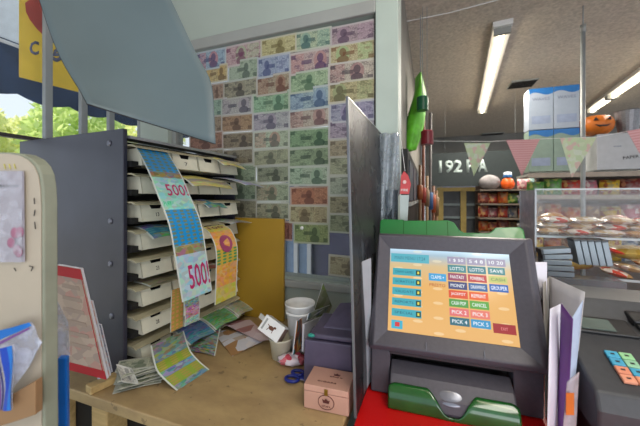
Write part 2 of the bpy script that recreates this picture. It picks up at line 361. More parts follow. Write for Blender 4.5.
# awning
aw = thing('window_awning', 'navy awning with a scalloped valance outside the left window', 'awning', rm(SC-1.2, 0, H+.955), YAW)
pts = []; y0, y1 = -2.0, 1.9; n = 78
for i in range(n+1):
    y = y0+(y1-y0)*i/n; pts.append((0, y, -.285-.035*abs(math.sin(math.pi*(y-y0)/.30))))
pts += [(0, y1, .04), (0, y0, .04)]
MB().extrude(pts, (-.012, 0, 0)).build('valance', M['navy'], aw)
MB().extrude([(0, y0, .04), (0, y1, .04), (1.12, y1, .75), (1.12, y0, .75)], (0, 0, .012)).build('canopy', M['awnwhite'], aw)
MB().tube([(0, y0, .02), (0, y1, .02)], .012).build('front_bar', M['white'], aw)
for y in (-1.2, .2, 1.5): MB().bar((0, y, .02), (1.1, y, .28), .02, .02).build('support_arm', M['greymetal'], aw)
# trees outside
def leaf_mat(name, a, b_):
    m, nt, bb = new_mat(name); tc = N(nt, 'ShaderNodeTexCoord'); no = N(nt, 'ShaderNodeTexNoise'); no.inputs['Scale'].default_value = 5; nt.links.new(tc.outputs['Object'], no.inputs['Vector'])
    nt.links.new(MIX(nt, no.outputs['Fac'], a, b_), bb.inputs['Base Color']); bb.inputs['Roughness'].default_value = .6
    tr = N(nt, 'ShaderNodeBsdfTranslucent'); tr.inputs[0].default_value = (*srgb(b_), 1); mx = N(nt, 'ShaderNodeMixShader'); mx.inputs[0].default_value = .55
    nt.links.new(bb.outputs[0], mx.inputs[1]); nt.links.new(tr.outputs[0], mx.inputs[2]); nt.links.new(mx.outputs[0], nt.nodes['Material Output'].inputs[0]); return m
LM = [leaf_mat('leaf_yellow_green', (.60, .70, .35), (.98, .98, .72)), leaf_mat('leaf_mid_green', (.45, .60, .30), (.88, .94, .62))]
BK = mat('bark', (.33, .27, .22), .9, var=.2)
tl = ['broad yellow green tree at the far left edge outside the window', 'sunlit yellow green tree at the far left outside the window', 'leafy green tree behind the security bars, second from the left', 'bright green tree outside, nearest the hanging sheet', 'tall tree outside beyond the awning corner', 'green tree farthest right outside, behind the dispenser top']
for i, (px, Y, hh, rr) in enumerate([(-50, 5.3, 2.1, .85), (80, 6.0, 2.2, .9), (30, 8, 2.3, .8), (105, 9.8, 2.5, .8), (150, 8, 2.3, .95)]):
    p = at(px, HZ, Y); t = thing('broadleaf_tree', tl[i], 'tree', (p.x, p.y, 0), 0, 'trees outside the left window')
    MB().tube([(0, 0, 0), (.05, 0, 1), (.02, .06, hh)], [.13, .10, .05]).build('trunk', BK, t)
    lb = MB()
    for k in range(3000):
        while True:
            q = Vector([random.uniform(-1, 1) for _ in range(3)])
            if q.length < 1: break
        q = Vector((q.x*rr, q.y*rr, q.z*rr*1.6+hh)); 
        if q.z < .3: continue
        a = Vector([random.gauss(0, 1) for _ in range(3)]).normalized()*.10; c = a.cross(Vector([random.gauss(0, 1) for _ in range(3)])).normalized()*.045
        lb.add([q-a, q+c, q+a, q-c], [(0, 1, 2, 3)])
    me_ = lb.build('foliage', LM[i % 2], t)
# poster outside the glass, seen from the back
pf = thing('hanging_poster', 'yellow poster with a red shape and mirrored blue lettering outside the left window', 'poster')
def on_sf(px, py, off):
    r = Vector(((px-320)/F, 1, -(py-HZ)/F)); a = lf(0, 0, off); k = Vector((a.x, a.y, 0)).dot(U)/r.dot(U); return r*k+Z*H
PT = [on_sf(19, -14, .07), on_sf(88, 20, .07), on_sf(88, 94.5, .07), on_sf(19, 77, .07)]
pfn = quad_fn(PT[0], PT[1], PT[2], PT[3], .004)
yp = backlit(mat('poster_yellow', (.96, .88, .44), .5, var=.04), .6)
MB().sheet(pfn, 8, 8).build('poster_sheet', yp, pf, thick=.001)
RS = [(25, 3), (29, 0), (36, -2), (46, -8), (60, -4), (62, 20), (58, 36), (50, 37), (42, 34), (37, 29), (30, 20), (26, 12)]
MB().extrude([on_sf(x, y, .0665) for x, y in RS], U*.001).build('red_shape', backlit(mat('poster_red', (.82, .40, .36), .5), .5), pf)
pbl = mat('poster_blue', (.40, .43, .56), .5)
for ch, xa, xb, ya, yb_c, mirr in (('C', 29.5, 39, 41, 55, 0), ('u', 44.5, 51.5, 46, 58, 0), ('e', 52.5, 63, 48, 62, 1), ('-', 50, 57, 40, 43, 0)):
    me = text_verts(ch, off=.03); cs = [v.co.copy() for v in me.vertices]; x0 = min(c.x for c in cs); x1 = max(c.x for c in cs); y0_ = min(c.y for c in cs); y1_ = max(c.y for c in cs)
    for v, c in zip(me.vertices, cs):
        a = (c.x-x0)/(x1-x0); a = 1-a if mirr else a; v.co = on_sf(xa+(xb-xa)*a, yb_c-(yb_c-ya)*(c.y-y0_)/(y1_-y0_), .0665)
    me.materials.clear(); me.materials.append(pbl); o = bpy.data.objects.new('lettering', me); C.objects.link(o); o.parent = pf
    t = o.modifiers.new('solid', 'SOLIDIFY'); t.thickness = .001; t.offset = 0

# ================================================================ COUNTERS
cw = thing('wooden_counter', 'worn plywood counter top under the ticket dispenser', 'counter', rm(0, 0, CT), YAW)
SD = .225
MB().box(SC+.01, SD-.008, -.572, -.002, -.026, 0).build('counter_top', M['counter'], cw, bevel=.003)
MB().box(SC+.05, SD-.008, -.50, -.48, -.93, -.026).build('front_panel', M['dark'], cw)
for x in (-.60, -.40): MB().box(x, x+.055, -.555, -.50, -.935, -.027).build('leg', M['woodblock'], cw, bevel=.004)
cr = thing('red_counter', 'red topped counter under the lottery terminal', 'counter', rm(.6, -.3, CT), YAW)
MB().extrude([(-.363, -.42, -.035), (1.9, -.42, -.035), (1.9, .56, -.035), (-.30, .56, -.035), (-.30, .275, -.035), (-.363, .275, -.035)], (0, 0, .035)).build('counter_top', M['red'], cr, bevel=.004)
MB().box(-.28, 1.85, -.36, .54, -.945, -.036).build('cabinet', M['dark'], cr)

# ================================================================ TICKET DISPENSER
DY = math.atan2(.925, .379)
DP = Vector((-.513, .80, CT))
DX = Vector((math.cos(DY), math.sin(DY), 0)); DB = Vector((-math.sin(DY), math.cos(DY), 0))
def dw(x, y, z): return DP+DX*x+DB*y+Z*z
L = .44; HT = .65
di = thing('ticket_dispenser', 'tall charcoal lottery ticket dispenser with eight rows of cream bins on the wooden counter', 'ticket dispenser', DP, DY)
MB().box(-.012, 0, 0, .50, 0, HT+.006).build('side_panel', M['charcoal'], di, bevel=.002)
MB().box(L, L+.008, 0.0, .11, 0, HT-.01).build('side_panel', M['charcoal'], di)
MB().box(0, L, .10, .11, 0, HT-.01).build('back_panel', M['dark'], di)
MB().extrude([(0, -.012, HT-.02), (0, .12, HT-.006), (0, .12, HT), (0, -.012, HT-.012)], (L, 0, 0)).build('top_panel', M['alu'], di)
for y, z in ((.055, .62), (.05, .41), (.05, .295), (.045, .155)):
    o = MB().lathe([(.008, 0), (.008, .002), (.005, .004)], n=12).build('screw', M['screw'], di, mtx=frame((-.012, y, z), (0, 1, 0), (0, 0, 1)) @ Matrix.Rotation(math.pi, 4, 'X'))
PER = .0765
nums = {(0, 1): '7', (2, 0): '13', (4, 0): '23', (6, 0): '28'}
NB = 4
for k in range(8):
    zt = HT-.022-k*PER
    m = MB(); m.extrude([(0, .09, zt-.010), (0, -.016, zt-.013), (0, -.030, zt-.019), (0, -.030, zt-.022), (0, -.014, zt-.017), (0, .09, zt-.014)], (L, 0, 0))
    m.build('shelf_ledge', M['ledge'], di)
    MB().box(0.002, .03, -.012, .09, zt-PER+.004, zt-PER+.020).build('shelf_bracket', M['dark'], di)
    for j in range(NB):
        x0 = .022+j*.103; x1 = x0+.098
        zb = zt-.066; zq = zt-.020; f0, f1 = -.018, -.028          # bin front leans outwards at the foot
        bn = MB()
        c0, c1 = x0+.026, x1-.030
        fr = [(x0, zb), (x1, zb), (x1, zq), (c1, zq), (c1-.006, zq-.013), (c0+.006, zq-.013), (c0, zq), (x0, zq)]
        P = [(x, f1 + (f0-f1)*(z-zb)/(zq-zb), z) for x, z in fr]
        bn.extrude(P, (0, .0025, 0))
        for xx in (x0, x1-.002): bn.extrude([(xx, f1, zb), (xx, .08, zb), (xx, .08, zq), (xx, f0, zq)], (.002, 0, 0))
        bn.box(x0, x1, f1, .08, zb-.001, zb+.001)
        o = bn.build('ticket_bin', M['cream'], di)
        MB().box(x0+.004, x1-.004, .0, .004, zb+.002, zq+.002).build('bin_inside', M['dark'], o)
        if (k, j) in nums:
            text(nums[(k, j)], frame(((x0+x1)/2, f0-.0065, zb+.017), (1, 0, 0), (0, .22, 1)), .010, .011, M['ink'], o, 'bin_number')
o = MB(); o.extrude([(0, -.02, .010), (0, -.052, .0), (0, -.052, .004), (0, -.02, .014)], (L, 0, .012)); o.build('bottom_ledge', M['ledge'], di)

# ---- ticket strips
BL = (.12, .55, .80); GD = (.50, .45, .22); PK = (.80, .18, .45); TL_ = (.55, .80, .76); DOT = (.42, .50, .42)
def strip(name, label, pts, wv, m, nv=24, cat='ticket', group='lottery ticket strips', nu=4, thick=.0006):
    wv = Vector(wv); c0 = Vector(pts[0])
    fn = lambda u, v: spline(pts, v) + wv*(u-.5)
    o = MB().sheet(fn, nu, nv).build(name, m, None, thick=thick, origin=c0); tag(o, label, cat, group)
    return o, (lambda u, v: fn(u, v)-c0)
m1 = ticket_mat('blue_gold_ticket', [(0, BL, 1), (.20, GD, 0), (.25, TL_, 0), (.50, BL, 1), (.72, GD, 0), (.77, (.62, .78, .80), 0)], DOT, .22, 5, 44)
pts = [at(151.5, 148, .855), at(165, 172, .80), at(175, 196, .775), at(186, 224, .755), at(192, 258, .76), at(198, 296, .78)]
s1, f1_ = strip('lottery_ticket_strip', 'long blue and pink scratch ticket strip hanging down over the bins', pts, DX*.102, m1, 30)
pk = mat('magenta_print', (.72, .16, .40), .35)
text_on(f1_, '500!', .30, .96, .305, .40, pk, s1); text_on(f1_, '500!', .30, .98, .83, .94, pk, s1)
text_on(f1_, 'PLAY', .08, .30, .44, .47, mat('mint_print', (.15, .85, .55), .35), s1)
OR = (.88, .60, .18)
m2 = ticket_mat('orange_ticket', [(0, (.80, .74, .22), 0), (.22, OR, 0), (.5, (.78, .66, .26), 1), (.66, OR, 0), (.85, (.80, .74, .25), 0)], (.30, .58, .36), .15, 4, 30)
pts = [at(213, 226, .98), at(221, 232, .94), at(227, 248, .925), at(227, 272, .925), at(226, 300, .93)]
s2, f2 = strip('lottery_ticket_strip', 'orange and yellow scratch ticket strip hanging at the right end of the bins', pts, DX*.10, m2, 24)
text_on(f2, '100', .15, .8, .06, .16, mat('dark_red_print', (.50, .12, .25), .4), s2)
ov = MB(); ov.add([f2(.5+.28*math.cos(a), .43+.12*math.sin(a)) + Vector((.002, -.002, 0)) for a in [2*math.pi*k/18 for k in range(18)]], [tuple(range(18))])
ov.build('purple_oval', mat('purple_print', (.62, .28, .42), .4), s2)
m3 = ticket_mat('gold_dot_ticket', [(0, (.66, .58, .26), 1)], (.80, .55, .35), .1, 3, 12)
strip('lottery_ticket_strip', 'narrow gold dotted ticket strip hanging left of the blue strip end', [at(178, 288, .80), at(177.5, 305, .795), at(177, 329, .80)], DX*.042, m3, 10)
m4 = ticket_mat('teal_pink_ticket', [(0, (.45, .60, .50), 0), (.4, (.70, .30, .45), 0), (.75, (.5, .7, .62), 0)], DOT, .4)
strip('lottery_ticket_strip', 'small teal and pink ticket hanging below the blue strip', [at(191, 296, .82), at(192.5, 308, .81), at(192, 323, .82)], DX*.052, m4, 10)
m5 = ticket_mat('green_check_ticket', [(0, (.42, .48, .36), 0), (.25, (.38, .50, .52), 0), (.36, (.52, .62, .20), 1), (.56, (.32, .46, .56), 0), (.68, (.55, .64, .24), 1), (.88, (.34, .48, .54), 0)], (.66, .58, .30), .25, 3, 22)
pts = [at(168, 338, .84), at(171, 350, .81), at(175, 361, .785), at(184, 371, .785), at(194, 379.5, .78)]
strip('lottery_ticket_strip', 'green and yellow scratch ticket strip curling from the lowest row onto the counter', pts, DX*.098+Vector((.010, 0, 0)), m5, 20)
# tickets lying out of the bins, row by row
def lie(label, x0, x1, k, out, m, drop=.0, up=.0, nv=8):
    zt = HT-.022-k*PER; fn = lambda u, v: (dw(x0+(x1-x0)*u, .02-(.02+out)*v, zt-.011+up-drop*v*v+.004*math.sin(5*u)))
    c0 = fn(.5, 0); o = MB().sheet(fn, 6, nv).build('lottery_ticket', m, None, thick=.0006, origin=c0); tag(o, label, 'ticket', 'loose tickets in the dispenser rows'); return o
mb_ = ticket_mat('blue_green_ticket', [(0, (.18, .42, .55), 0), (.5, (.20, .50, .62), 1), (.8, (.30, .60, .35), 0)], (.35, .62, .65), .35, 4, 9)
my = ticket_mat('yellow_violet_ticket', [(0, (.62, .62, .36), 0), (.35, (.86, .82, .30), 0), (.6, (.60, .55, .50), 0), (.8, (.80, .76, .38), 0)], DOT, .22)
mg = ticket_mat('green_ticket', [(0, (.40, .68, .22), 0), (.5, (.30, .62, .30), 0)], DOT, .22)
mn = ticket_mat('navy_ticket', [(0, (.10, .28, .50), 0), (.5, (.12, .35, .62), 0), (.8, (.16, .50, .60), 0)], DOT, .18)
mr = ticket_mat('red_white_ticket', [(0, (.78, .20, .15), 0), (.5, (.85, .80, .75), 0), (.7, (.75, .2, .15), 0)], DOT, .22)
mp_ = ticket_mat('lavender_ticket', [(0, (.50, .52, .70), 0), (.5, (.60, .60, .75), 0)], DOT, .18)
lie('dull yellow ticket sticking out of the top row near its right end', .29, .42, 0, .075, my, .034, .002)
lie('yellow and violet ticket fan lying out of the second row', .16, .36, 1, .065, my, .036, .004)
lie('lavender rolled ticket at the right end of the second row', .34, .46, 1, .13, mp_, .030, .006)
lie('small blue ticket peeking from the third row', .24, .34, 2, .055, mb_, .026)
lie('blue dotted ticket lying out of the fourth row at its left end', .03, .17, 3, .055, mb_, .030, .004)
lie('pale green ticket at the right end of the fourth row', .33, .45, 3, .08, ticket_mat('pale_green_ticket', [(0, (.55, .66, .55), 0), (.5, (.6, .6, .62), 0)], DOT, .25), .01)
lie('brown ticket lying at the left end of the sixth row', .03, .15, 5, .045, ticket_mat('brown_ticket', [(0, (.48, .45, .33), 0), (.6, (.55, .52, .38), 0)], DOT, .15), .006, .004)
lie('red and white ticket beside the orange strip in the fifth row', .19, .30, 5, .06, mr, .012, .012)
for xa, xb, lab, mm in ((.13, .24, 'navy blue ticket drooping from the lowest ledge', mn), (.24, .36, 'lime green ticket drooping from the lowest ledge', mg), (.36, .45, 'grey green ticket at the right end of the lowest ledge', ticket_mat('grey_green_ticket', [(0, (.45, .5, .4), 0), (.5, (.6, .62, .5), 0)], DOT, .18))):
    lie(lab, xa, xb, 7, .085, mm, .034, -.012)

# ================================================================ BANKNOTES on the window
notes = [  # x0,x1,ytop,ybot (at bill centre), colour words, base, ink, second, row, portrait
 (196,225,51,69,'blue and red',(.62,.74,.86),(.35,.35,.62),(.80,.45,.50),0,.6),(225.5,260,44,64,'pink and magenta',(.80,.66,.70),(.60,.25,.48),(.66,.74,.60),0,.45),(261.5,295,37,54,'yellow',(.82,.78,.58),(.58,.52,.32),(.70,.66,.46),0,.55),
 (295.5,330,30,48,'teal and cream',(.74,.80,.68),(.30,.50,.52),(.50,.66,.62),0,.3),(331,374,24,42,'violet',(.70,.60,.66),(.42,.32,.46),(.62,.50,.60),0,.3),
 (203,227,66,82,'orange and yellow',(.84,.74,.52),(.55,.42,.30),(.80,.66,.40),1,.75),(229,257,60,79,'grey green',(.62,.70,.62),(.35,.44,.40),(.66,.72,.66),1,.6),(258,289,56,76,'blue',(.62,.68,.82),(.32,.38,.66),(.60,.64,.78),1,.3),
 (290,329,51,72,'pink and purple',(.80,.68,.68),(.38,.25,.52),(.72,.50,.52),1,.75),(330,374,43,62,'orange brown',(.78,.74,.58),(.60,.34,.22),(.60,.74,.52),1,.3),
 (211,223,84,99,'brown pink',(.66,.52,.46),(.48,.36,.32),(.60,.46,.40),2,.5),(223.5,256,80,97,'grey brown',(.62,.60,.52),(.30,.28,.27),(.56,.52,.45),2,.5),(257,289,75,94,'brown and red',(.68,.62,.54),(.50,.28,.24),(.60,.42,.36),2,.72),
 (290,328.5,71,91,'green',(.66,.76,.62),(.34,.52,.40),(.58,.70,.56),2,.5),(329,373.5,62,82,'pink with a portrait',(.80,.74,.70),(.32,.28,.36),(.62,.40,.44),2,.62),
 (218,251,97,114,'violet grey',(.72,.70,.72),(.36,.34,.44),(.62,.58,.64),3,.75),(253,288.5,93,112,'green and teal',(.60,.74,.60),(.30,.50,.38),(.50,.68,.56),3,.7),(289,328.5,88,109,'light blue',(.62,.72,.78),(.24,.38,.60),(.50,.60,.74),3,.75),
 (329,374,81,101,'yellow and green',(.76,.70,.52),(.46,.42,.28),(.56,.62,.44),3,.25),
 (221,251.5,115,131,'orange brown',(.66,.50,.36),(.44,.30,.22),(.60,.44,.34),4,.5),(253,288.5,112,130,'lavender',(.70,.70,.74),(.42,.40,.52),(.60,.54,.64),4,.5),(289,328,108,127,'rose',(.76,.70,.66),(.50,.36,.40),(.68,.50,.50),4,.75),(330,374,102,121,'violet blue',(.62,.62,.74),(.36,.34,.54),(.56,.50,.66),4,.4),
 (222,252,133,148,'dark brown',(.52,.44,.34),(.28,.22,.18),(.46,.38,.30),5,.7),(254,288,131,148,'mint and pink',(.70,.76,.66),(.46,.50,.46),(.70,.50,.46),5,.6),(289,328,129,147,'dark green',(.52,.66,.50),(.20,.36,.28),(.42,.56,.42),5,.75),(329,374,120,138,'lilac',(.66,.62,.70),(.42,.34,.48),(.58,.50,.62),5,.5),
 (223,252,149.5,164,'dull brown',(.52,.46,.36),(.34,.28,.22),(.46,.42,.34),6,.4),(254,288,149.5,165,'olive',(.62,.64,.52),(.44,.46,.38),(.56,.56,.46),6,.5),(289,328,148,166,'pine green',(.56,.66,.52),(.26,.36,.30),(.50,.58,.46),6,.75),(329,374,139,156,'beige',(.68,.64,.54),(.46,.40,.34),(.60,.54,.46),6,.5),
 (223,255,165,182,'washed green',(.60,.68,.58),(.44,.52,.44),(.54,.62,.52),7,.5),(257,288,166.5,182,'greyish green',(.58,.62,.52),(.28,.32,.28),(.48,.50,.44),7,.6),(289,327,167,185,'green and white',(.70,.78,.70),(.28,.42,.34),(.56,.68,.58),7,.72),(329,374,157,175,'pale olive',(.66,.68,.58),(.44,.46,.38),(.58,.60,.50),7,.5),
 (226,255,182,200,'pale green',(.58,.66,.56),(.42,.50,.42),(.52,.58,.50),8,.5),(256,288,184,201,'soft green',(.62,.68,.58),(.46,.52,.44),(.64,.54,.48),8,.5),(290.5,327,187,205,'orange red',(.70,.42,.30),(.52,.28,.22),(.66,.38,.28),8,.5),(329,374,176,195,'faded grey green',(.64,.68,.62),(.46,.50,.46),(.58,.62,.56),8,.5),
 (228,256,200,218,'greyish brown',(.54,.52,.44),(.38,.36,.30),(.50,.46,.38),9,.5),(256,288,203,219,'grey green portrait',(.62,.64,.54),(.36,.38,.34),(.56,.52,.44),9,.6),(290,327,206,223,'yellow brown',(.70,.66,.50),(.48,.40,.28),(.60,.52,.38),9,.4),(329,374,196,214,'tan',(.62,.60,.46),(.42,.38,.28),(.54,.50,.38),9,.5),
 (284,292,222,240,'small red',(.58,.34,.32),(.44,.24,.24),(.52,.30,.28),10,.5),(294,328,224,243,'yellow green',(.56,.62,.36),(.30,.40,.24),(.48,.58,.36),10,.6),(329,374,215,233,'dull green',(.56,.60,.46),(.38,.42,.32),(.50,.52,.40),10,.5),
 (192,221,100,117,'teal',(.58,.70,.64),(.36,.50,.48),(.52,.62,.56),3,.5),(192,221,117,133,'faded brown',(.60,.50,.42),(.44,.34,.28),(.56,.46,.40),4,.5),(190,222,133,150,'brick red',(.60,.38,.30),(.44,.26,.22),(.56,.34,.28),5,.5),(196,223,150,167,'dusty brown',(.56,.50,.42),(.40,.34,.30),(.50,.44,.38),6,.5),
 (329,372,257,277,'sandy',(.74,.70,.56),(.54,.48,.38),(.66,.60,.48),11,.5)]
notes.sort(key=lambda n_: (n_[8], n_[0]))
def dull(c, k=.30, g=(.62, .64, .55)): return tuple(a*(1-k)+b_*k for a, b_ in zip(c, g))
cnt = {}
for i, (x0, x1, yt, yb, cw_, base, ink, sec, row, pos) in enumerate(notes):
    yc = (yt+yb)/2; pc = hit((x0+x1)/2, yc, -.004); s_c = (hit((x0+x1)/2, yc)-W0).dot(U)
    w_ = abs((hit(x1, yc)-hit(x0, yc)).dot(U))*1.06; h_ = abs((hit((x0+x1)/2, yt)-hit((x0+x1)/2, yb)).z)*1.10
    j = cnt.get(row, 0); cnt[row] = j+1
    tilt = random.uniform(-.022, .022)
    def nf(u, v, w_=w_, h_=h_, tilt=tilt, sd=i):
        x = (u-.5)*w_; z = (v-.5)*h_; return Vector((x-z*tilt, -.0012*math.sin(3*u+sd)-.0005, z+x*tilt))
    nm = note_mat('banknote_print', dull(base), tuple(.75*c for c in dull(ink, .12)), dull(sec, .2), pos, i)
    o = MB().sheet(nf, 4, 2).build('banknote', nm, None, thick=.0004); o.location = pc+B*(.0022*((i+row) % 2)); o.rotation_euler = (0, 0, YAW)
    rw = 'lowest single row' if row == 11 else ('%s row down' % ORD[row] if row else 'top row')
    tag(o, '%s banknote on the window, %s, %s from the left' % (cw_, rw, ORD[j]), 'banknote', 'banknotes covering the window')
# round suction hook on the yellow green note
o = MB().lathe([(.007, 0), (.006, .004), (.002, .006)], n=14).build('suction_cup', M['white'], None, mtx=frame((0, 0, 0), U, Z)); o.location = hit(302, 228, -.012); tag(o, 'small white suction cup on the yellow green banknote', 'suction cup')

# yellow board behind the dispenser
A = hit(283.5, 218, -.036); Bp = hit(205, 218, -.036)
yb_ = MB(); p0 = (Bp.x, Bp.y); p1 = (A.x, A.y); zt = hit(260, 218, -.02).z
yb_.extrude([(Bp.x, Bp.y, CT+.001), (A.x, A.y, CT+.001), (A.x, A.y, zt), (Bp.x, Bp.y, zt)], B*.012)
o = yb_.build('yellow_board', mat('mustard_board', (.64, .50, .13), .55, var=.06, scale=5), None, origin=Vector((A.x, A.y, CT)), bevel=.0015); tag(o, 'mustard yellow board leaning upright against the window wall', 'board')

# ================================================================ HANGING SHEET top left
def flap_fn(u, v):
    left = [(18, -80), (28, -40), (39.5, 0), (54, 43), (66, 68), (79, 89), (87, 104)]; right = [(120, -90), (150, -40), (171, 0), (195, 51), (210.5, 81), (214, 112), (215.5, 144)]
    def lerp(P, v):
        q = spline([(a, b, 0) for a, b in P], v); return q.x, q.y
    lx, ly = lerp(left, v); rx, ry = lerp(right, v)
    d = .70-.10*v+.03*math.sin(math.pi*u)+.05*u
    return at(lx*(1-u)+rx*u, ly*(1-u)+ry*u, d)
c0 = flap_fn(.5, 0)
fm = mat('pale_blue_grey_vinyl', (.37, .43, .45), .5, var=.10, scale=2.5)
hs = thing('hanging_vinyl_sheet', 'large curved pale blue grey vinyl sheet hanging over the ticket dispenser', 'sheet', c0)
MB().sheet(lambda u, v: flap_fn(u, v)-c0, 16, 20).build('vinyl', fm, hs, thick=.003, smooth=True)
MB().tube([flap_fn(k/12, 1)-c0 for k in range(13)], .0014, 6).build('edge_binding', M['ink'], hs)
MB().tube([flap_fn(0, k/12)-c0 for k in range(13)], .0010, 6).build('edge_binding', M['ink'], hs)

# ================================================================ LEFT SHELF END PANEL
def lp(px, py): return at(px, py, .45)
out = [(-60, 153), (0, 152), (12, 152.5), (22, 154), (31, 158.5), (37, 165), (41, 174), (43, 187), (43.8, 204), (44.5, 426), (44.5, 700), (-60, 700)]
EPM = thing('shelf_end_panel', 'beige shelf end panel with rounded top corner at the left edge', 'shelf panel', lp(20, 426))
oo = lp(20, 426); face = [lp(x, y)-oo for x, y in out]
for p in face: p.z = max(p.z, -oo.z+.001)
E1 = [p + Vector((0, 0, 0)) for p in face]
MB().extrude(E1, Vector((.0062, .0175, 0))).build('board', mat('board_edge_grey', (.54, .555, .49), .5, var=.08), EPM, bevel=.002)
inner = [(p-Vector((-.35, 0, 0)))*1 for p in face]
ff = [lp(x-2.0 if x > 0 else x, y+(1.5 if y < 300 else 0))-oo+Vector((0, -.0015, 0)) for x, y in out]
for p in ff: p.z = max(p.z, -oo.z+.001)
MB().extrude(ff, (0, .0012, 0)).build('face_laminate', mat('beige_laminate', (.70, .655, .59), .35, var=.06, scale=9), EPM)
# small marker scribbles on the board
def pt(px, py, d=.446): return at(px, py, d)
for (a, c) in (((34, 198), (34.5, 204)), ((35, 210), (34, 216)), ((34.5, 222), (35.5, 229)), ((14, 268), (16, 271)), ((29, 266), (33, 267)), ((33, 267), (31, 271))):
    MB().bar(pt(*a)-oo, pt(*c)-oo, .0010, .0008, up=(0, 1, 0)).build('marker_stroke', M['ink'], EPM)
# document sleeve
o = thing('document_sleeve', 'clear sleeve holding a white notice on the shelf end panel', 'document', pt(8, 216))
q = [pt(-8, 171, .445), pt(24, 171, .445), pt(25, 262, .445), pt(-8, 262, .445)]; o0 = pt(8, 216)
fn = quad_fn(*[p-o0 for p in q]); MB().sheet(fn, 4, 6).build('paper', mat('notice_paper', (.62, .60, .64), .5, var=.03), o, thick=.0005)
fn2 = quad_fn(*[p-o0+Vector((0, -.004, 0)) for p in q], bulge=.002, wav=.0008); MB().sheet(fn2, 16, 24).build('sleeve', clear('sleeve_plastic', (.85, .85, .9), .10, .08, .35, 60), o, thick=.0004)
fr_ = frame(at(9, 186, .4435)-o0, (1, 0, 0), (0, 0, 1)); text('PLACED HERE', fr_, .028, .004, M['ink'], o)
pkp = MB(); 
for k in range(7): pkp.ball(at(random.uniform(-4, 20), random.uniform(228, 258), .4432)-o0, .006, .0006, .008, 8)
pkp.build('pink_print', mat('pink_print', (.62, .40, .50), .5), o)
yl = MB(); 
for k, x in enumerate((4, 9, 14)): yl.bar(at(x, 164, .4475)-oo, at(x+1.5, 169, .4475)-oo, .0012, .001, up=(0, 1, 0))
yl.build('yellow_marks', mat('yellow_mark', (.75, .72, .40), .6), EPM)
# zip bags
def zipbag(label, q, zipv, m, bulge):
    q = [Vector(p) for p in q]; c = sum(q, Vector())/4; t = thing('zip_bag', label, 'plastic bag', c, 0, 'zip bags on the shelf end panel')
    fn = quad_fn(*[p-c for p in q], bulge=bulge, wav=.002); MB().sheet(fn, 14, 14).build('bag_film', m, t, thick=.0005, smooth=True)
    return t, fn
BG = clear('bag_film', (.82, .84, .92), .30, .12, .5, 45)
t, fn = zipbag('clear zip bag with a blue zip strip lying across the shelf panel', [at(-10, 333, .43), at(30, 322, .43), at(43, 342, .43), at(14, 388, .43)], 0, BG, .006)
zc = mat('zip_blue', (.12, .45, .80), .4); zv = mat('zip_violet', (.50, .32, .60), .4)
MB().sheet(lambda u, v: fn(u, v*.17)+Vector((0, -.003, 0)), 10, 2).build('zip_strip', zc, t, thick=.0008)
MB().sheet(lambda u, v: fn(u*.9, .20+v*.05)+Vector((0, -.003, 0)), 10, 2).build('zip_line', zv, t, thick=.0008)
t, fn = zipbag('clear zip bag with upright blue and violet zip strips at the lower left', [at(-12, 350, .415), at(13, 345, .415), at(14, 408, .415), at(-12, 412, .415)], 0, BG, .004)
for a, c, mm in ((.62, .86, mat('zip_deep_blue', (.10, .28, .72), .4)), (.86, 1.0, zc), (.40, .46, zv), (.50, .54, mat('zip_navy', (.2, .2, .45), .4))):
    MB().sheet(lambda u, v, a=a, c=c: fn(a+(c-a)*u, v)+Vector((0, -.003, 0)), 2, 10).build('zip_strip', mm, t, thick=.0008)
o = MB(); c = at(15, 400, .44); o.extrude([at(-20, 402, .436), at(16, 392, .436), at(43, 376, .436), at(43, 409, .436), at(16, 418, .436), at(-20, 428, .436)], (0, -.012, 0))
o = o.build('cardboard_flap', M['cardboard'], None, origin=c, bevel=.001); tag(o, 'brown cardboard piece under the zip bags on the left', 'cardboard')
# blue strip below
p = at(64, 405, .52); o = MB(); o.extrude([at(57, 358, .52), at(66.5, 358, .52), at(67, 440, .52), at(57.5, 440, .52)], (-.004, .012, 0)); o = o.build('blue_bin', mat('bright_blue_plastic', (.08, .42, .80), .35), None, origin=p, bevel=.003); tag(o, 'bright blue plastic bin edge standing beside the shelf end panel', 'bin')
p = at(64, 330, .53); o = MB().sheet(quad_fn(at(57, 300, .53)-p, at(68, 322, .53)-p, at(70, 357, .53)-p, at(57, 357, .53)-p, .003), 6, 6).build('clear_bag', BG, None, thick=.0005); o.location = p; tag(o, 'small clear plastic bag above the blue bin', 'plastic bag')

def cpt(px, py, up=0): Y = .475*F/(py-HZ); v = at(px, py, Y); v.z = CT+up; return v
# magazines leaning at the dispenser side
def slabq(name, label, q, thk, m, cat, group=None, edge=None):
    q = [Vector(p) for p in q]; c = sum(q, Vector())/4; n = (q[1]-q[0]).cross(q[3]-q[0]).normalized()
    if n.y < 0: n = -n
    t = thing(name, label, cat, c, 0, group)
    b = MB(); b.extrude([p-c for p in q], n*thk); b.build('pages', edge or M['paper'], t)
    fn = quad_fn(*[p-c-n*.0008 for p in q]); MB().sheet(fn, 8, 10).build('cover', m, t, thick=.0008)
    return t, fn, n
pr = print_mat('brochure_print', [(.78, .70, .64), (.74, .66, .60), (.70, .62, .58), (.76, .60, .56)], 60, .35)
rd = mat('brochure_red', (.72, .16, .20), .4)
t, fn, n = slabq('brochure_stack', 'leaning brochure stack with a red header beside the dispenser', [at(57, 265, .66), at(81, 269, .66), at(107, 379, .70), at(57, 366, .70)], .006, pr, 'brochure')
MB().sheet(lambda u, v: fn(u, v*.09)-n*.0012, 2, 2).build('red_header', rd, t, thick=.0008)
MB().sheet(lambda u, v: fn(u, .92+v*.08)-n*.0012, 2, 2).build('red_footer', rd, t, thick=.0008)
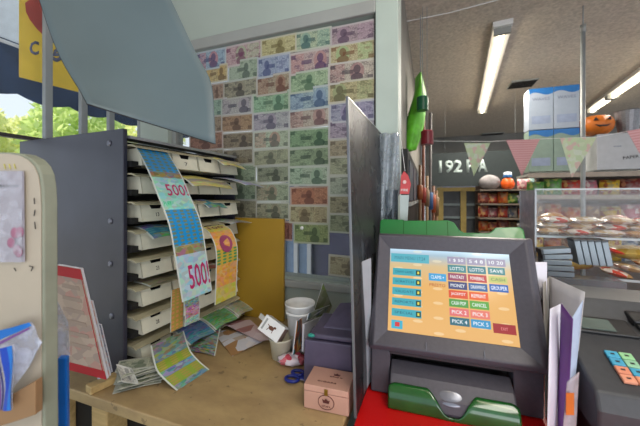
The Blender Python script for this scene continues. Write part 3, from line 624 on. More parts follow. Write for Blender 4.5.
MB().sheet(lambda u, v: fn(.955+u*.015, v)-n*.0012, 2, 2).build('red_edge', rd, t, thick=.0008)
for k in range(6): MB().sheet(lambda u, v, k=k: fn(.2+u*.6, .16+k*.11+v*.035)-n*.0012, 2, 2).build('text_line', mat('faded_text', (.70, .62, .57), .5), t, thick=.0005)
t, fn, n = slabq('booklet', 'white booklet with a pink print leaning behind the brochures', [at(84, 300, .72), at(92, 301, .72), at(110, 376, .735), at(98, 379, .735)], .004, print_mat('booklet_print', [(.82, .80, .82), (.80, .62, .58), (.75, .74, .80)], 90), 'booklet')
t, fn, n = slabq('booklet', 'grey booklet leaning nearest to the dispenser side', [at(92, 322, .75), at(101, 325, .75), at(112, 372, .765), at(103, 378, .765)], .003, print_mat('booklet_print_b', [(.62, .62, .68), (.50, .50, .56), (.70, .55, .55)], 90), 'booklet')
# wood block
w0_ = cpt(88, 394); w1_ = cpt(117, 380); wt = thing('wooden_clamp', 'pale wooden block on the counter corner under the booklets', 'wood block', w0_)
MB().bar(Z*.0095, w1_-w0_+Z*.0095, .027, .018).build('block', M['woodblock'], wt, bevel=.002); MB().lathe([(.004, 0), (.004, .0012)], (w1_-w0_)*.6+Z*.018, 12).build('nail_hole', M['ink'], wt)

# old ticket bundle by the dispenser foot
for k in range(9):
    p = cpt(139, 383); p = Vector((p.x+.003*((k*5) % 4), p.y+.004*(k % 3), CT+.001+.0055*k)); hw = .052; hh = .026
    fn = lambda u, v, k=k: Vector(((u-.5)*2*hw, (v-.5)*2*hh, .003*math.sin(2.5*u+k)+.002*v))
    o = MB().sheet(fn, 8, 4).build('used_ticket', note_mat('used_ticket_print', (.84, .85, .76), (.46, .52, .44), (.72, .74, .68), .5, 60+k), None, thick=.0012); o.location = p; o.rotation_euler = (0, 0, math.radians(24+6*(k % 4)))
    tag(o, 'pale green slip in the stack at the dispenser foot, %s from the bottom' % ORD[k], 'ticket', 'slips stacked at the dispenser foot')
p = at(128, 374, .735); q = [at(116, 364, .735), at(132, 368, .745), at(139, 384, .72), at(122, 382, .715)]
o = MB().sheet(quad_fn(*[a-p for a in q], bulge=.006), 8, 6).build('used_ticket', note_mat('used_ticket_print', (.78, .78, .74), (.46, .46, .46), (.70, .68, .66), .6, 71), None, thick=.0008); o.location = p; tag(o, 'folded white slip standing on top of the slip stack', 'ticket', 'slips stacked at the dispenser foot')

# papers on the counter
def flat(name, label, P, m, ups=(.002, .002, .002, .002), cat='paper', group=None, bulge=.006, wav=.001):
    q = [cpt(x, y, 0) for x, y in P]; q = [a+Z*u_ for a, u_ in zip(q, ups)]; c = sum(q, Vector())/4
    o = MB().sheet(quad_fn(*[a-c for a in q], bulge=0, wav=0), 10, 10)
    for v_ in list(range(len(o.v))):
        uu, vv = o.uv[v_]; o.v[v_].z += bulge*math.sin(math.pi*uu)*math.sin(math.pi*vv)+wav*(1+math.sin(7*uu+4*vv))
    o = o.build(name, m, None, thick=.0007); o.location = c; tag(o, label, cat, group); return o
ppm = print_mat('flyer_print', [(.82, .82, .86), (.80, .80, .84), (.66, .50, .34), (.72, .66, .62), (.84, .82, .84)], 26, .4)
flat('flyer', 'white flyer with brown print curling on the counter, lower one', [(212, 332), (262, 333), (262, 343), (232, 357)], ppm, (.002, .010, .004, .002))
ppk = print_mat('leaflet_print', [(.76, .66, .72), (.78, .70, .74), (.60, .42, .44), (.80, .74, .78)], 20, .35)
flat('leaflet', 'pinkish leaflet lying on top of the flyer', [(216, 326), (250, 325), (272, 343), (260, 346)], ppk, (.018, .018, .010, .014), bulge=.004)
dgm = ticket_mat('dark_green_ticket', [(0, (.28, .36, .28), 0), (.5, (.34, .40, .30), 0)], DOT, .35)
flat('ticket_sheet', 'dark green ticket sheet under the lowest ledge', [(196, 332), (222, 330), (215, 357), (190, 352)], dgm, (.03, .03, .003, .003), 'ticket')

# cups, card box
def cup(label, px, py, Y, r, h, top):
    p = at(px, py, Y); t = thing('foam_cup' if r > .035 else 'paper_tub', label, 'cup', (p.x, p.y, CT), 0)
    return t
cc = cpt(300, 352); ct_ = thing('foam_cup', 'tall white stacked foam cup against the wall', 'cup', (cc.x, cc.y, CT+.001)); ct_.scale = (.86, .86, .93)
MB().lathe([(.034, 0), (.047, .130), (.051, .131), (.052, .140), (.050, .140), (.046, .131), (.045, .126), (.033, .004)], n=32).build('cup', M['white'], ct_, smooth=True)
MB().lathe([(.0475, .132), (.0515, .156), (.0535, .157), (.054, .163), (.052, .163), (.049, .148), (.045, .134)], n=32).build('upper_cup', M['white'], ct_, smooth=True)
cc = cpt(281, 357); tb = thing('paper_tub', 'short cream paper tub left of the foam cup', 'tub', (cc.x, cc.y, CT+.001))
MB().lathe([(.026, 0), (.034, .055), (.0355, .056), (.0355, .060), (.033, .060), (.025, .004)], n=28).build('tub', mat('cream_paper', (.80, .78, .70), .6), tb, smooth=True)
bx = thing('card_box', 'small white box with a brown horse print tilted on the cream tub', 'box', cc+Z*.061); bx.scale = (1.15,)*3
mtx = Matrix.Translation((-.018, -.004, .022)) @ Matrix.Rotation(math.radians(-22), 4, 'Z') @ Matrix.Rotation(math.radians(26), 4, 'Y') @ Matrix.Rotation(math.radians(-28), 4, 'X')
MB().box(-.030, .030, -.022, .022, -.020, .020).build('carton', M['white'], bx, mtx=mtx, bevel=.001)
fx = mtx @ frame((0, -.0225, 0), (1, 0, 0), (0, 0, 1))
hb = MB(); hb.ball((0, 0, 0), .008, .005, .0006, 10); hb.ball((.008, .005, 0), .004, .003, .0006, 8); hb.bar((-.005, 0, 0), (-.009, -.009, 0), .0015, .001); hb.bar((.005, 0, 0), (.007, -.009, 0), .0015, .001); hb.bar((-.007, .002, 0), (-.013, .004, 0), .0015, .001)
hb.build('horse_print', mat('brown_ink', (.40, .24, .16), .6), bx, mtx=fx)
MB().box(.030, .0306, -.018, .018, -.016, .016).build('side_label', mat('dull_brown_label', (.55, .45, .42), .5), bx, mtx=mtx)
MB().box(-.024, -.019, -.0228, -.0224, -.014, .014).build('grey_print', M['trimpaint'], bx, mtx=mtx)
o = MB().box(-.012, .012, -.001, .001, -.006, .012).build('price_tag', M['white'], None); o.location = at(262, 318, 1.02); o.rotation_euler = (0, .5, -.4); tag(o, 'small white tag standing up behind the horse print box', 'tag')
cc = cpt(292, 366); o = MB().ball((0, 0, .013), .040, .026, .013, 26, .2).build('candy_packet', print_mat('pink_wrapper', [(.85, .45, .50), (.86, .80, .84), (.80, .30, .38), (.88, .65, .68)], 45, .25), None, smooth=True); o.location = (cc.x, cc.y+.01, CT+.001); tag(o, 'crumpled pink and white candy packet in front of the foam cup', 'packet')

# postcards and notepad standing between cup and folder
def card(name, label, P, m, thk=.002, cat='card'):
    q = [at(x, y, Y) for x, y, Y in P]; return slabq(name, label, q, thk, m, cat)
cm1 = print_mat('card_print', [(.72, .42, .18), (.60, .26, .16), (.30, .22, .18), (.22, .52, .56), (.80, .62, .34)], 60, .3)
card('picture_card', 'orange picture card with a blue edge standing beside the foam cup', [(297, 321, .82), (303, 317, .90), (303, 347, .90), (293, 355, .82)], cm1)
card('notepad', 'white notepad standing behind the picture card', [(304, 324, .83), (323, 316, .98), (322, 345, .98), (303, 352, .83)], M['paper'], .004, 'notepad')
card('leaf_card', 'olive green pointed card standing behind the foam cup', [(323, 283, .97), (332, 306, .99), (322, 330, .99), (314, 312, .97)], print_mat('leaf_print', [(.42, .44, .32), (.50, .50, .42), (.46, .52, .30)], 50, .4))
card('leaf_card', 'grey green flat card resting over the notepad', [(309, 313, .86), (330, 305, .97), (326, 312, .96), (307, 320, .85)], print_mat('leaf_print_b', [(.45, .50, .42), (.55, .58, .50), (.35, .42, .45)], 50, .4))

# purple grey binder box
pu = mat('violet_vinyl', (.31, .28, .37), .45, var=.10, scale=30)
bf = thing('file_box', 'violet grey vinyl organiser box standing against the divider', 'file box', cpt(334, 385), math.radians(-15))
bf.location = (.018, .742, CT)
MB().extrude([(-.062, 0, .001), (.062, 0, .001), (.062, -.006, .118), (-.058, -.006, .118)], (0, .085, 0)).build('box_body', pu, bf, bevel=.003)
MB().extrude([(-.046, .0, .120), (.062, .0, .120), (.062, .10, .138), (-.035, .10, .138)], (0, 0, .012)).build('flap', pu, bf, bevel=.004)
MB().extrude([(-.02, .03, .130), (.06, .03, .130), (.06, .10, .178), (.012, .10, .172)], (0, 0, .01)).build('folded_top', pu, bf, bevel=.004)
MB().ball((-.04, -.004, .130), .010, .004, .005, 10).build('teal_clip', mat('teal_plastic', (.1, .55, .50), .3), bf, smooth=True)
# scissors
scs = thing('scissors', 'scissors with blue handles lying beside the pink cigar box', 'scissors', cpt(303, 381)+Z*.002, math.radians(-15))
bh = mat('blue_plastic', (.08, .14, .50), .3)
for cx_, cy_, rx_, ry_ in ((-.026, -.010, .017, .012), (-.020, .018, .016, .011)):
    MB().tube([(cx_+rx_*math.cos(a), cy_+ry_*math.sin(a), .006) for a in [2*math.pi*k/20 for k in range(21)]], .0042, 8).build('handle', bh, scs, smooth=True)
for a, c in (((-.006, -.006, .006), (.062, .012, .003)), ((-.004, .012, .006), (.060, -.006, .005))): MB().bar(a, c, .009, .0015).build('blade', M['alu'], scs)
MB().box(-.008, .012, -.008, .012, .003, .009).build('hinge', bh, scs, bevel=.002)
# cigar box
pkw = mat('pink_cedar', (.78, .60, .53), .5, var=.05, scale=14)
cb = thing('cigar_box', 'small pink wooden cigar box with round dark label on the counter front', 'box', (.014, .662, CT), math.radians(-17))
MB().box(-.052, .050, -.001, .072, .001, .040).build('box_body', pkw, cb, bevel=.001)
MB().box(-.052, .050, -.002, .073, .0415, .055).build('lid', pkw, cb, bevel=.001)
fxb = frame((0, -.0028, .023), (1, 0, 0), (0, 0, 1)); br = mat('label_brown', (.36, .16, .15), .5)
MB().tube([(.018*math.cos(a), .0155*math.sin(a), 0) for a in [2*math.pi*k/30 for k in range(31)]], .0007, 6).build('label_ring', br, cb, mtx=fxb)
crn = lambda k: [(-.008*k, -.004*k, 0), (.008*k, -.004*k, 0), (.010*k, .005*k, 0), (.005*k, .002*k, 0), (0, .008*k, 0), (-.005*k, .002*k, 0), (-.010*k, .005*k, 0)]
MB().extrude([(x, y+.002, z) for x, y, z in crn(.85)], (0, 0, .0006)).build('crown_emblem', br, cb, mtx=fxb)
text('OPUS X', fxb @ Matrix.Translation((0, -.0085, .0004)), .020, .0035, br, cb)
ltop = frame((.012, .050, .0553), (1, 0, 0), (0, 1, 0))
MB().extrude(crn(.8), (0, 0, .0005)).build('crown_emblem', br, cb, mtx=ltop)
text('OPUS X', ltop @ Matrix.Translation((0, -.009, .0003)), .030, .003, br, cb)
text('CIGARS', frame((-.004, .018, .0556), (1, 0, 0), (0, 1, 0)), .044, .004, br, cb)
MB().box(-.004, .004, -.0045, -.002, .038, .052).build('clasp', mat('brass', (.62, .50, .20), .3, .8), cb, bevel=.001)

# ================================================================ DIVIDER
a0 = Vector((.0745, .645, CT)); a1 = Vector((.229, 1.035, CT)); dv = thing('acrylic_divider', 'dark glossy clear divider panel standing between counter and terminal', 'divider', a0)
dd = (a1-a0).normalized(); dn = Vector((dd.y, -dd.x, 0)); zt = H+.215-CT
fnv = lambda u, v: dd*((a1-a0).length*u)+Z*(zt*v+.001)
smoke = clear('smoky_acrylic', (.15, .145, .16), .74, .42, -.25, 14)
TP = Vector((-.018, 0, zt)); b = MB(); b.extrude([(0, 0, .001), tuple(dd*.42+Z*.001), tuple(dd*.42+TP), tuple(TP)], dn*.004); b.build('panel', smoke, dv)
MB().extrude([dd*-.003-dn*.001+Z*.001, dd*.002-dn*.001+Z*.001, dd*.002+dn*.005+Z*.001, dd*-.003+dn*.005+Z*.001], TP).build('edge_channel', mat('dull_channel', (.45, .46, .48), .4, .5), dv, bevel=.001)
MB().bar(TP+dn*.002, dd*.42+TP+dn*.002, .004, .003).build('top_edge', M['alu'], dv)
for u, z in ((.10, .60), (.16, .58), (.22, .555), (.28, .60), (.2, .50)): MB().ball(dd*.428*u*1.4+TP*(z/zt)-dn*.001, .0022, .001, .0022, 8).build('screw', M['screw'], dv)
# plastic sheet hung on the post
ps = thing('plastic_film', 'crumpled clear plastic film hanging on the post behind the divider', 'plastic film', at(392, 160, .99))
p0 = at(392, 160, .99); fnp = lambda u, v: at(378+22*u, 133+60*v+ 40*v*(1-u), .985)+Vector((0, .008*math.sin(14*u+3*v), 0))-p0
MB().sheet(fnp, 24, 20).build('film', clear('crumpled_film', (.62, .66, .70), .45, .12, .5, 30), ps, thick=.0004, smooth=True)
mg_ = MB().sheet(lambda u, v: at(386+12*u, 190+70*v, .984+.006*math.sin(9*u))-p0, 6, 6); mg_.build('lower_film', clear('grey_film', (.32, .36, .40), .75, .15, .2, 20), ps, thick=.0004)
# price tag red/white at post edge
t = thing('hanging_tag', 'red and white tag hanging at the right edge of the post', 'tag', at(404.5, 184, .95))
p0 = at(404.5, 184, .95); sh = [at(401, 176, .95)-p0, at(404, 171, .95)-p0, at(408, 175, .95)-p0, at(411, 184, .95)-p0, at(409, 194, .95)-p0, at(400, 194, .95)-p0]
MB().extrude(sh, (0, .002, 0)).build('red_label', mat('tag_red', (.72, .12, .14), .4), t)
MB().extrude([at(400, 195, .95)-p0, at(409, 195, .95)-p0, at(407.5, 222, .95)-p0, at(400, 222, .95)-p0], (0, .002, 0)).build('white_label', mat('tag_white', (.66, .70, .70), .5), t)
MB().tube([at(405, 171, .95)-p0, at(401, 140, .97)-p0, at(399, 90, 1.0)-p0], .0008, 6).build('cord', M['white'], t)
MB().ball(at(404.5, 182, .948)-p0, .006, .001, .006, 10).build('face_print', mat('tag_pink', (.85, .7, .7), .5), t)
text('FIRE', frame(at(404.5, 190, .9485)-p0, (1, 0, 0), (0, 0, 1)), .022, .007, M['white'], t)

# sheets held between divider and terminal
for i, (P_, col, lb) in enumerate(((((357, 236, .71), (363, 232, .75), (366, 386, .75), (360, 398, .71)), (.46, .49, .52), 'grey sheet standing nearest to the divider panel'), (((361, 262, .72), (371, 258, .76), (371, 381, .76), (364, 394, .72)), (.66, .68, .72), 'pale sheet standing beside the left side of the terminal'))):
    q = [at(*p_) for p_ in P_]; c = sum(q, Vector())/4; o = MB().sheet(quad_fn(*[a-c for a in q], bulge=.003), 6, 8).build('paper_sheet', mat('sheet_grey', col, .5), None, thick=.001); o.location = c; tag(o, lb, 'paper', 'sheets beside the divider')

# ================================================================ LOTTERY TERMINAL
TY = math.radians(-17.6)
T = thing('lottery_terminal', 'dark grey lottery terminal with a tilted touch screen on the red counter', 'terminal', (.3115, .7305, CT), TY)
MS = frame((0, 0, .242), (1, 0, 0), (0, .41, .912))
sw, sh_ = .28, .203
# bezel: frame ring with sloping inner faces, outer box behind
ox0, ox1, oy0, oy1 = -.183, .190, -.146, .143
be = MB()
inn = [(-sw/2, -sh_/2), (sw/2, -sh_/2), (sw/2, sh_/2), (-sw/2, sh_/2)]
mid = [(ox0+.012, oy0+.010), (ox1-.014, oy0+.012), (ox1-.014, oy1-.008), (ox0+.012, oy1-.008)]
outr = [(ox0, oy0), (ox1, oy0), (ox1+.004, oy1), (ox0+.010, oy1)]
vs = [(x, y, .001) for x, y in inn]+[(x, y, .016) for x, y in mid]+[(x, y, .004) for x, y in outr]+[(x, y, -.045) for x, y in outr]
fs = []
for a in range(3):
    for k in range(4): fs.append((a*4+k, a*4+(k+1) % 4, a*4+4+(k+1) % 4, a*4+4+k))
fs.append((12, 13, 14, 15)); be.add(vs, fs)
BZ = be.build('bezel', M['termgrey'], T, mtx=MS, bevel=.004, seg=3)
for x in (-.052, .067): MB().box(x-.0004, x+.0004, oy0+.012, oy0+.030, .0125, .0157).build('seam', M['screw'], BZ, mtx=MS)
# body: sides + base with a slot
MB().extrude([(ox0+.004, -.054, .002), (ox0+.004, .20, .002), (ox0+.004, .20, .20), (ox0+.004, .10, .31), (ox0+.004, .04, .25), (ox0+.004, -.03, .13), (ox0+.004, -.045, .118)], (.045, 0, 0)).build('side_housing', M['termgrey'], T, bevel=.003)
MB().extrude([(ox1-.062, -.040, .002), (ox1-.062, .20, .002), (ox1-.062, .20, .20), (ox1-.062, .10, .31), (ox1-.062, .04, .25), (ox1-.062, -.03, .13), (ox1-.062, -.040, .118)], (.057, 0, 0)).build('side_housing', M['termgrey'], T, bevel=.003)
MB().box(ox0+.049, ox1-.062, 0.0, .20, .002, .20).build('rear_housing', M['termslot'], T)
MB().box(ox0+.05, ox1-.063, -.05, .0, .098, .115).build('slot_roof', M['termdark'], T)
MB().box(ox0+.06, ox1-.10, -.035, .0, .060, .066).build('paper_guide', M['termdark'], T)
# ticket tray with green lips
tr = MB(); tx0, tx1 = -.132, .124
prof = [(-.03, .002), (-.03, .078), (-.068, .062), (-.092, .034), (-.098, .012), (-.096, .002)]
tr.extrude([(tx0, y, z) for y, z in prof], (tx1-tx0, 0, 0)); TR = tr.build('ticket_tray', M['termgrey'], T, bevel=.004, seg=3)
def tray_surf(x, s, l):   # s: 0 top .. 1 bottom along the tray front
    P = [(-.050, .0650), (-.068, .0575), (-.084, .0430), (-.0945, .0300), (-.0985, .0120), (-.0985, .0010)]
    q = spline([(0, a, b) for a, b in P], s); q2 = spline([(0, a, b) for a, b in P], min(1, s+.02)); q1 = spline([(0, a, b) for a, b in P], max(0, s-.02))
    d = (q2-q1); n = Vector((0, d.z, -d.y)).normalized(); n = n if n.y < 0 else -n
    return Vector((x, q.y, q.z))+n*l
def lip(xa, xb, flip):
    def fn(u, v):
        x = xa+(xb-xa)*u; k = (1-u) if flip else u            # k: 0 outer .. 1 centre
        q_ = min(1, max(0, (k-.60)/.34)); top = .34 + .54*q_*q_*(3-2*q_) + .07*max(0, (.12-k)/.12)**2
        s = top+(1-top)*v; return tray_surf(x, s, .0032 if 0 < v < 1 else .0018)
    return fn
for xa, xb, fl in ((tx0-.002, .002, False), (.0, tx1+.002, True)):
    MB().sheet(lip(xa, xb, fl), 30, 10).build('green_lip', M['greendk'], TR, thick=.003, smooth=True, offset=0)
sco = MB(); sco.ball((0, 0, 0), .030, .016, .0028, 24); sco.build('silver_scoop', mat('silver_scoop', (.50, .51, .55), .22, .5), TR, mtx=frame(tray_surf(-.003, .46, -.0022), (1, 0, 0), (0, .55, .8)), smooth=True)
# green shell behind the bezel
gs = [(-.176, .11), (-.176, .196), (-.170, .203), (-.11, .203), (-.106, .200), (.012, .204), (.028, .197), (.040, .176), (.052, .169), (.110, .170), (.120, .176), (.128, .186), (.186, .190), (.194, .182), (.196, .11)]
GS = MB().extrude([(x, y, -.075) for x, y in gs], (0, 0, .032)).build('green_shell', M['green'], T, mtx=MS, bevel=.003)
for x in (-.108, -.045, .010): MB().box(x-.0008, x+.0008, .14, .200, -.0432, -.0422).build('seam', M['greendk'], GS, mtx=MS)
MB().box(-.178, .180, .10, .135, -.074, -.046).build('shell_base', M['termdark'], T, mtx=MS)
# screen
def screen_mat():
    m, nt, b = new_mat('screen_background'); uv, x, y = UVs(nt)
    r = N(nt, 'ShaderNodeValToRGB'); cr_ = r.color_ramp
    for _ in range(2): cr_.elements.new(.5)
    for e, (p, c) in zip(cr_.elements, ((0, (.74, .86, .94)), (.06, (.62, .72, .78)), (.20, (.80, .70, .52)), (.45, (.86, .66, .38)))): e.position = p; e.color = (*srgb(c), 1)
    nt.links.new(y, r.inputs[0])
    fx_ = MATH(nt, 'FRACT', MATH(nt, 'MULTIPLY', x, 6.0)); fy_ = MATH(nt, 'FRACT', MATH(nt, 'ADD', MATH(nt, 'MULTIPLY', y, 6.0), MATH(nt, 'MULTIPLY', MATH(nt, 'FLOOR', MATH(nt, 'MULTIPLY', x, 6.0)), .35)))
    k = MATH(nt, 'MULTIPLY', oval(nt, fx_, fy_, .5, .5, .24, .10), .35); c = MIX(nt, k, r.outputs[0], (.95, .90, .75))
    b.inputs['Base Color'].default_value = (.02, .02, .02, 1); nt.links.new(c, b.inputs['Emission Color']); b.inputs['Emission Strength'].default_value = 1.0; b.inputs['Roughness'].default_value = .15
    return m
SCN = MB().sheet(lambda u, v: Vector(((u-.5)*sw, (.5-v)*sh_, .0022)), 2, 2).build('screen', screen_mat(), T, mtx=MS, thick=.001)
EM = {}
def em(c):
    if c not in EM: EM[c] = emis('screen_colour', c, 1.0)
    return EM[c]
def scr(u0, u1, v0, v1, c, txt=None, tc=(.92, .94, .95), tw=.75, th=.45, z=.0032):
    x0, x1 = (u0-.5)*sw, (u1-.5)*sw; y0, y1 = (.5-v1)*sh_, (.5-v0)*sh_
    o = MB().box(x0, x1, y0, y1, z-.0004, z).build('screen_button', em(c), SCN, mtx=MS, bevel=.0008)
    if txt: text(txt, MS @ Matrix.Translation(((x0+x1)/2, (y0+y1)/2, z+.0004)), (x1-x0)*tw, (y1-y0)*th, em(tc), SCN, 'button_text')
    return o
scr(.01, .35, .06, .17, (.33, .66, .72), 'MAIN MENU 17:24', (.20, .45, .52), .8, .4)
for k, (v, tx) in enumerate(((.25, 'DRAW GAMES'), (.37, 'SCRATCH'), (.49, 'VALIDATE'), (.615, 'REPORTS'), (.74, 'SPECIAL'))):
    scr(.03, .28, v, v+.088, (.24, .63, .68)); text(tx, MS @ Matrix.Translation(((.135-.5)*sw, (.5-v-.044)*sh_, .0036)), .16*sw, .03*sh_, em((.14, .34, .42)), SCN, 'button_text')
    scr(.235, .275, v+.015, v+.075, (.12, .26, .22), None, z=.0038); scr(.247, .263, v+.03, v+.06, (.85, .80, .30), None, z=.0044)
scr(.03, .125, .875, .97, (.24, .66, .76)); scr(.06, .10, .895, .945, (.80, .20, .22), None, z=.0038)
scr(.345, .49, .285, .375, (.22, .60, .80), 'CLAIMS +'); text('PRESTO', MS @ Matrix.Translation(((.415-.5)*sw, (.5-.425)*sh_, .0036)), .13*sw, .035*sh_, em((.62, .25, .12)), SCN, 'button_text')
c1_ = [(.58, .56, .66), (.22, .50, .52), (.56, .24, .36), (.20, .24, .44), (.82, .30, .16), (.30, .58, .26), (.84, .42, .42), (.16, .40, .46)]
c2_ = [(.58, .56, .66), (.20, .46, .50), (.70, .24, .24), (.16, .36, .58), (.86, .36, .16), (.34, .62, .24), (.86, .46, .40), (.20, .56, .74)]
tx1 = ['1 $ 50', 'LOTTO', 'FANTASY', 'MONEY', 'JACKPOT', 'CASH POP', 'PICK 2', 'PICK 4']; tx2 = ['5 4 8', 'LOTTO', 'POWERBALL', 'DRAWING', 'REPRINT', 'CANCEL', 'PICK 3', 'PICK 5']
for k in range(8):
    v = .065+k*.1005; scr(.505, .655, v, v+.088, c1_[k], tx1[k]); scr(.665, .81, v, v+.088, c2_[k], tx2[k])
scr(.82, .965, .065, .153, (.58, .56, .66), '10 20'); scr(.825, .955, .166, .25, (.22, .50, .52), 'SAVE'); scr(.825, .965, .268, .345, (.72, .74, .42), 'CASH', (.25, .45, .30)); scr(.825, .965, .36, .445, (.12, .36, .66), 'GROUPER', (.92, .95, 1), .85, .5)
scr(.825, .985, .785, .885, (.60, .12, .14), 'EXIT', (.85, .5, .5), .3, .3)

# ================================================================ PAPERS right of the terminal
def sheetp(name, label, P, m, bulge=.004, cat='paper', thick=.0008, nu=8, nv=12, group='papers beside the terminal'):
    q = [at(x, y, Y) for x, y, Y in P]; c = sum(q, Vector())/4
    o = MB().sheet(quad_fn(*[a-c for a in q], bulge=bulge), nu, nv).build(name, m, None, thick=thick, smooth=True); o.location = c; tag(o, label, cat, group); return o
GRY = mat('grey_folder', (.60, .58, .55), .5, var=.05); WH = mat('bright_paper', (.88, .87, .92), .5, var=.03)
sheetp('paper_card', 'white pointed card behind the top right of the terminal', [(535, 262, .74), (547, 262, .74), (547, 300, .72), (541, 300, .72)], WH, .002)
sheetp('grey_folder', 'grey clear folder standing right of the terminal', [(543, 284, .68), (549, 277, .80), (551, 350, .80), (546, 440, .64)], GRY, -.004, 'folder')
sheetp('paper_sheet', 'large pale sheet with a pointed corner behind the purple folder', [(549, 276, .74), (585, 292, .64), (568, 450, .585), (554, 445, .61)], mat('pale_grey_sheet', (.70, .69, .71), .45), -.012)
sheetp('paper_sheet', 'white sheet with a curled tip left of the purple folder', [(550, 309, .60), (562, 303, .63), (556, 440, .60), (547, 445, .54)], WH, -.006)
sheetp('purple_folder', 'purple folder standing among the papers', [(561, 303, .61), (573, 319, .565), (566, 450, .55), (557, 445, .58)], mat('purple_card', (.38, .20, .48), .45), -.006, 'folder')
sheetp('paper_sheet', 'pale blue sheet standing right of the purple folder', [(572, 318, .60), (583, 300, .62), (575, 372, .60), (566, 445, .57)], mat('pale_blue_sheet', (.70, .76, .86), .4), -.004)
o = sheetp('plastic_sleeve', 'small clear sleeve with an orange label in front of the folders', [(567, 382, .50), (579, 372, .50), (576, 430, .50), (562, 440, .50)], clear('sleeve_b', (.75, .72, .74), .45, .1, .3, 40), .002, 'sleeve')
ol = MB().sheet(lambda u, v: at(566+8*u, 393+22*v, .495)-o.location, 3, 6); ol.build('orange_label', mat('orange_label', (.80, .42, .12), .5), o, thick=.0006)

# ================================================================ CASH REGISTER
RG = thing('cash_register', 'dark grey cash register with coloured keys at the lower right', 'cash register', rm(0, 0, CT), YAW)
def rl(px, py, Y):      # world point -> register local
    v = at(px, py, Y)-W0; return Vector((v.dot(U), v.dot(B), v.z-CT))
kx = rl(603, 350, .61)
RG.location = rm(kx.x, kx.y, CT); K = Vector((0, 0, kx.z))   # key-top left corner above the empty
tilt = math.radians(20)
x0, x1 = -.052, .30
ks = frame((0, 0, kx.z-.004), (1, 0, 0), (0, math.cos(tilt), math.sin(tilt)))
regm = mat('register_plastic', (.25, .255, .27), .45, var=.06, scale=80); regd = mat('register_dark', (.15, .15, .16), .35)
def yz(y, z): return (x0, y, z)
zk = kx.z-.004; sl = math.tan(tilt)
yf = -.092; yb2 = .058
pr_ = [yz(yf-.012, .05), yz(yf-.012, zk+sl*yf-.030), yz(yf, zk+sl*yf), yz(yb2, zk+sl*yb2), yz(yb2, .05)]
RB = MB().extrude(pr_, (x1-x0, 0, 0)).build('key_deck', regm, RG, bevel=.006, seg=3)
MB().box(x0+.006, x1, yf+.004, .22, .001, .048).build('cash_drawer', regd, RG, bevel=.003)
zb_ = zk+sl*yb2
ub = MB().extrude([yz(yb2, .05), yz(yb2, zb_+.002), yz(yb2+.045, zb_+.012), yz(yb2+.085, zb_+.048), yz(.24, zb_+.054), yz(.24, .05)], (x1-x0, 0, 0)).build('rear_housing', regm, RG, bevel=.005, seg=3)
dm_ = frame((-.004, yb2+.020, zb_+.0075), (1, 0, 0), (0, 1, .3))
MB().box(-.020, .085, -.034, .020, -.001, .005).build('display_housing', regd, RG, mtx=dm_, bevel=.002)
MB().box(-.010, .050, -.026, .012, .005, .0065).build('display_glass', mat('lcd_glass', (.40, .45, .43), .15), RG, mtx=dm_)
MB().box(.095, .17, .010, .05, -.004, .012).build('printer_cover', regd, RG, mtx=dm_, bevel=.003)
MB().box(.092, .17, -.060, .006, -.002, .006).build('key_panel', regd, RG, mtx=dm_ @ Matrix.Translation((.005, 0, .002)), bevel=.001)
kcol = [[(.30, .68, .82), (.62, .84, .62)], [(.30, .66, .80), (.60, .80, .66)], [(.90, .58, .46), (.28, .66, .80)], [(.92, .62, .50), (.90, .60, .46)]]
for r in range(4):
    for c in range(3 if r == 3 else 2):
        xa = .000+c*.0222; ya = -.0005-r*.0186; col = kcol[r][c] if c < 2 else (.92, .62, .50)
        ko = MB().box(xa, xa+.0205, ya-.0168, ya, .001, .007).build('key', mat('key_plastic', col, .4, var=.03), RG, mtx=ks, bevel=.0015)
        MB().box(xa+.007, xa+.0135, ya-.010, ya-.0065, .0071, .0074).build('key_mark', regd, ko, mtx=ks)
for r in range(4):
    for c in range(3):
        xa = .072+c*.0222; ya = .012-r*.0186
        MB().box(xa, xa+.0178, ya-.0145, ya, .001, .006).build('key', mat('key_dark', (.22, .22, .24), .4), RG, mtx=ks, bevel=.0015)

# ================================================================ ACRYLIC CASE with sweets
AC = clear('acrylic_clear', (.80, .83, .86), .06, .04); ACE = clear('acrylic_edge', (.80, .84, .86), .45, .08); ACS = clear('acrylic_side', (.72, .75, .84), .55, .15, .2, 25)
c0_ = rl(0, 0, 1); pc_ = at(535, 190, 1.10); CX = (pc_-W0).dot(U); CY = (pc_-W0).dot(B); CZ = pc_.z-CT
AK = thing('acrylic_case', 'clear acrylic display case holding wrapped sweets right of the terminal', 'display case', rm(CX, CY, CT), YAW)
CWd = .50; CDp = .20
MB().box(0, .004, 0, CDp, .001, CZ).build('side_panel', ACS, AK)
MB().box(CWd, CWd+.004, 0, CDp, .001, CZ).build('side_panel', ACS, AK)
MB().box(.22, .224, 0.003, CDp-.01, .001, CZ-.004).build('inner_panel', AC, AK)
MB().box(.004, CWd, CDp-.004, CDp, .001, CZ).build('back_panel', AC, AK)
MB().box(0, CWd+.004, 0, CDp, CZ, CZ+.004).build('top_panel', AC, AK)
MB().box(.004, CWd, 0.001, .003, .30, CZ).build('front_panel', AC, AK)
MB().box(-.001, CWd+.004, -.001, .004, CZ-.001, CZ+.005).build('top_edge', ACE, AK); MB().box(-.001, .005, -.001, .004, 0, CZ).build('front_edge', ACE, AK); MB().box(-.001, .005, CDp-.004, CDp+.001, 0, CZ).build('back_edge', ACE, AK)
z1 = .334; z2 = .195
for z in (z1, z2):
    MB().box(.004, CWd, 0, CDp-.004, z-.004, z).build('shelf', AC, AK); MB().box(.004, CWd, -.002, .002, z-.006, z+.002).build('shelf_edge', ACE, AK)
